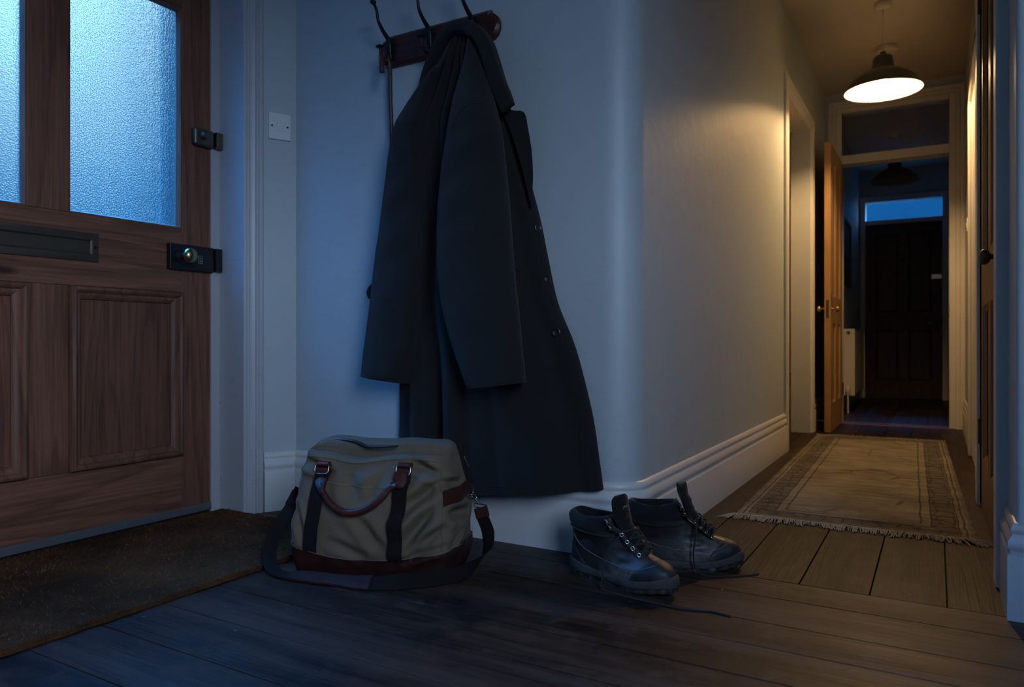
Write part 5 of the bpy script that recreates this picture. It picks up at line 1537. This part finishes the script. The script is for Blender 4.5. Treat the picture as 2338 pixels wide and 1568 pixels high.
def make_boot(name, label, loc, rz, mirror, upright_tongue, lace_pts, end_pts, scale=1.0):
    t = thing(name, label, 'boot', loc, rz)
    sg = -1 if mirror else 1
    SHAFT[0] = 1.0 if upright_tongue else 0.80
    def F(nm, bm, m, par=None, **k):
        if mirror:
            for v in bm.verts: v.co.y = -v.co.y
        if scale != 1.0:
            for v in bm.verts: v.co *= scale
        return finish(nm, bm, m, par or t, **k)
    N = 88
    # upper, open at the top with a padded collar
    bm = NB(); rings = []
    zs = [0.022 + 0.124 * j / 30 for j in range(31)]
    for z in zs: rings.append([shell_pt(2 * PI * i / N, z) for i in range(N)])
    loft(bm, rings, cap1=False); up = F('upper', bm, BOOTL, smooth=75)
    bm = NB(); rings = []
    for z in [0.140 + 0.046 * j / 12 for j in range(13)]:
        puff = 0.0035 * math.sin(PI * min(1, (z - 0.140) / 0.046)) ** 0.6
        rings.append([shell_pt(2 * PI * i / N, z, 0.0006 + puff) for i in range(N)])
    last = rings[-1]; cen = sum(last, Vector()) / N
    for sc, dz in ((0.93, 0.003), (0.86, 0.001), (0.82, -0.010), (0.80, -0.04), (0.78, -0.09)): rings.append([cen + Vector(((p.x - cen.x) * sc, (p.y - cen.y) * sc, p.z - cen.z + dz)) for p in last])
    loft(bm, rings, cap0=False); F('padded_collar', bm, BOOTF, smooth=75)
    # toe rand and heel counter: thin shells over the upper
    def patch(nm, m, a0, a1, z0, ztop, off, na=40, nz=10, z0f=None):
        bm = NB(); gr = []
        for j in range(nz + 1):
            row = []
            for i in range(na + 1):
                a = a0 + (a1 - a0) * i / na
                zt = ztop(i / na)
                z = z0 + (zt - z0) * j / nz
                row.append(shell_pt(a, z, off if j < nz else 0.0))
            gr.append(row)
        loft(bm, gr, closed=False); return F(nm, bm, m, smooth=75)
    patch('toe_cap', BOOTR, -1.25, 1.25, 0.024, lambda q: 0.034 + 0.044 * math.sin(PI * q) ** 0.45, 0.0028)
    patch('heel_counter', BOOTR, PI - 1.0, PI + 1.0, 0.024, lambda q: 0.040 + 0.052 * math.sin(PI * q) ** 0.9, 0.0022)
    # side overlay and its seam
    for s in (1, -1):
        bm = NB()
        pts = [shell_pt(s * a, z, 0.0012) for a, z in ((2.55, 0.108), (2.3, 0.090), (2.0, 0.073), (1.6, 0.060), (1.25, 0.056), (0.95, 0.060), (0.6, 0.066), (0.25, 0.070))]
        tube(bm, cr(pts, 6), 0.0013, 6)
        F('seam', bm, SEAMM, smooth=60)
        bm = NB()
        pts = [shell_pt(s * a, z, 0.0016) for a, z in ((2.7, 0.138), (2.2, 0.132), (1.7, 0.128), (1.2, 0.126), (0.85, 0.130))]
        tube(bm, cr(pts, 5), 0.0032, 8, flat=0.7)
        F('ankle_band', bm, BOOTF, smooth=60)
    # midsole and lugged outsole
    bm = NB(); rings = []
    def sole_pt(th, z, off):
        xb, xf = -0.006, 0.322
        c_, s_ = math.cos(th), math.sin(th)
        x = xb + (xf - xb) * (0.5 + 0.5 * math.copysign(abs(c_) ** 0.86, c_))
        hw = interp(WLOW, x) * 1.03
        y = foot_c(x) + math.copysign(abs(s_) ** 0.62, s_) * hw
        nx, ny = c_, s_; l = math.hypot(nx, ny)
        return Vector((x + nx / l * off, y + ny / l * off, z + toe_spring(x)))
    for z, off in ((0.010, 0.001), (0.014, 0.0035), (0.020, 0.0045), (0.026, 0.004), (0.030, 0.0025), (0.0315, 0.0)):
        rings.append([sole_pt(2 * PI * i / N, z, off + 0.0008 * math.sin(i * 2.4 + z * 900)) + Vector((0, 0, (0.010 * sm((0.10 - sole_pt(2 * PI * i / N, z, off).x) / 0.08) + 0.007 * sm((sole_pt(2 * PI * i / N, z, off).x - 0.27) / 0.05)) * sm((z - 0.018) / 0.012))) for i in range(N)])
    loft(bm, rings); F('midsole', bm, MIDS, smooth=60)
    bm = NB(); rings = []
    NN = 176
    for z, e in ((0.0004, 1), (0.006, 1), (0.0095, 0.5), (0.011, 0)):
        ring = []
        for i in range(NN):
            q = sole_pt(2 * PI * i / NN, z, 0)
            lug = 0.0016 if (i // 4) % 2 == 0 else -0.0022
            arch = 0.0 if not 0.085 < q.x < 0.125 else -0.004
            p = sole_pt(2 * PI * i / NN, z, 0.001 + lug * e + arch)
            p.z = max(0.0004, p.z - 0.003 * (1 - e) * 0)
            ring.append(p)
        rings.append(ring)
    loft(bm, rings); F('outsole', bm, BOOTR, smooth=35)
    # tongue
    bm = NB()
    tg = [(0.232, 0.090, 0.018), (0.214, 0.106, 0.021), (0.196, 0.122, 0.024), (0.180, 0.140, 0.027), (0.168, 0.160, 0.033), (0.160, 0.182, 0.037), (0.155 if not upright_tongue else 0.150, 0.206, 0.038), (0.153 if not upright_tongue else 0.146, 0.222 if not upright_tongue else 0.230, 0.034), (0.151 if not upright_tongue else 0.144, 0.230 if not upright_tongue else 0.238, 0.018)]
    ts = cr(tg, 6); rings = []
    for i, (x, z, w) in enumerate(ts):
        a = ts[max(0, i - 1)]; b = ts[min(len(ts) - 1, i + 1)]
        tx, tz = b[0] - a[0], b[1] - a[1]; l = math.hypot(tx, tz); nx, nz_ = tz / l, -tx / l      # forward normal
        th = 0.0060 if not upright_tongue else 0.0115
        ribs = 0.0022 * max(0, math.sin(i * 1.05)) if 8 < i < 36 else 0.0
        ring = []
        for k in range(25):
            f = -1 + 2 * k / 24
            bow = 0.013 * (1 - f * f)
            o = bow + th * (1 - abs(f) ** 3) + ribs * (1 - f * f)
            ring.append(Vector((x + nx * o - 0.004, foot_c(x) + f * w, z + nz_ * o)))
        for k in range(24, -1, -1):
            f = -1 + 2 * k / 24
            o = 0.013 * (1 - f * f) - th * (1 - abs(f) ** 3)
            ring.append(Vector((x + nx * o - 0.004, foot_c(x) + f * w, z + nz_ * o)))
        rings.append(ring)
    loft(bm, rings); tongue = F('tongue', bm, BOOTF, smooth=60)
    if not upright_tongue:
        bm = NB()
        for k in range(3):
            z0 = 0.203 - 0.006 * k
            for m_ in range(2):
                c_ = Vector((0.166 + 0.012, -0.003 + 0.010 * m_ - 0.004, z0))
                box(bm, -0.0012, 0.0012, -0.0046, 0.0046, -0.0016, 0.0016, Matrix.Translation((0.1705 - 0.0008 * k, -0.010 + 0.0105 * m_, z0)) @ Matrix.Rotation(-0.30, 4, 'Y') @ Matrix.Rotation(0.25, 4, 'X'))
        F('tongue_label', bm, TAGY, tongue)
    # eyestays, eyelets and hooks
    pairs = [(0.226, 0.093), (0.209, 0.107), (0.193, 0.121), (0.178, 0.137)]
    wid = [0.021, 0.025, 0.028, 0.031]
    hookp = [(0.156, 0.11 + 0.048 * SHAFT[0], 0.036), (0.147, 0.11 + 0.066 * SHAFT[0], 0.038)]
    for s in (1, -1):
        bm = NB()
        pts = [Vector((0.236, foot_c(0.236) + s * 0.012, 0.090))] + [Vector((x + 0.002, foot_c(x) + s * (w + 0.003), z + 0.002)) for (x, z), w in zip(pairs, wid)] + [Vector((x, foot_c(x) + s * (w + 0.001), z)) for x, z, w in hookp] + [Vector((0.140, s * 0.040, 0.11 + 0.076 * SHAFT[0]))]
        ribbon(bm, cr(pts, 5), [Vector((0.25, s * 0.75, -0.35)).normalized()] * (5 * (len(pts) - 1) + 1), 0.016, 0.0045, 0.001, 4)
        F('eyestay', bm, BOOTL, smooth=50)
        for (x, z), w in zip(pairs, wid):
            bm = NB()
            c_ = Vector((x + 0.006, foot_c(x) + s * (w + 0.008), z + 0.001))
            M = axis_m(c_, (0.62, s * 0.60, 0.50))
            torus(bm, M, 0.0046, 0.0014, 16, 8)
            torus(bm, axis_m(c_ + Vector((0.003, -s * 0.006, 0.006)), (0.1, s * 0.4, 0.3)), 0.0034, 0.0012, 14, 6)
            F('eyelet', bm, NICKEL, smooth=60)
        for x, z, w in hookp:
            bm = NB()
            c_ = Vector((x - 0.004, foot_c(x) + s * (w + 0.004), z))
            cyl(bm, c_, (0.45, s * 0.9, 0.0), 0.0055, 0.002, 12)
            tube(bm, cr([c_ + Vector((0.001, s * 0.002, 0)), c_ + Vector((0.005, s * 0.007, 0.001)), c_ + Vector((0.002, s * 0.010, 0.006)), c_ + Vector((-0.003, s * 0.009, 0.008))], 4), 0.0016, 8)
            F('lace_hook', bm, NICKEL, smooth=60)
    # laces
    bm = NB()
    P_ = lambda i, s: Vector((pairs[i][0] + 0.010, foot_c(pairs[i][0]) + s * (wid[i] + 0.002), pairs[i][1] + 0.008))
    seq = [(0, -1), (0, 1), (1, -1), (2, 1), (3, -1)]; seq2 = [(0, 1), (0, -1), (1, 1), (2, -1), (3, 1)]
    for sq in (seq, seq2):
        pts = []
        for (a, s), (b, s2) in zip(sq, sq[1:]):
            p, q = P_(a, s), P_(b, s2)
            pts += [p, (p + q) / 2 + Vector((0.010, 0, 0.011 + 0.002 * s))]
        pts.append(P_(*sq[-1]))
        tube(bm, cr(pts, 6), 0.0024, 8)
    for pl in (lace_pts, end_pts):
        if pl: tube(bm, cr([Vector((x, y * sg, z)) for x, y, z in pl], 8), 0.0023, 8)
    F('lace', bm, LACE, smooth=60)
    return t
# near boot: toe pointing right and slightly towards the hall
make_boot('walking_boot', 'nearer scuffed dark walking boot with its lace trailing on the boards', (-0.905, 1.922, 0), -0.215, False, False,
          [(0.186, -0.034, 0.142), (0.170, -0.056, 0.120), (0.146, -0.066, 0.075), (0.146, -0.072, 0.030), (0.152, -0.084, 0.004), (0.20, -0.090, 0.0026), (0.27, -0.086, 0.0026), (0.33, -0.078, 0.0026), (0.38, -0.070, 0.0026), (0.432, -0.040, 0.0026), (0.480, -0.036, 0.0026)],
          None, 1.04)
make_boot('walking_boot', 'further dark walking boot with an upright tongue by the rounded skirting corner', (-0.783, 2.030, 0), 0.46, True, True,
          [(0.186, -0.034, 0.142), (0.180, -0.062, 0.110), (0.172, -0.068, 0.060), (0.178, -0.070, 0.018), (0.200, -0.078, 0.0026), (0.26, -0.080, 0.0026), (0.32, -0.066, 0.0026), (0.352, -0.050, 0.0026)],
          None, 1.03)
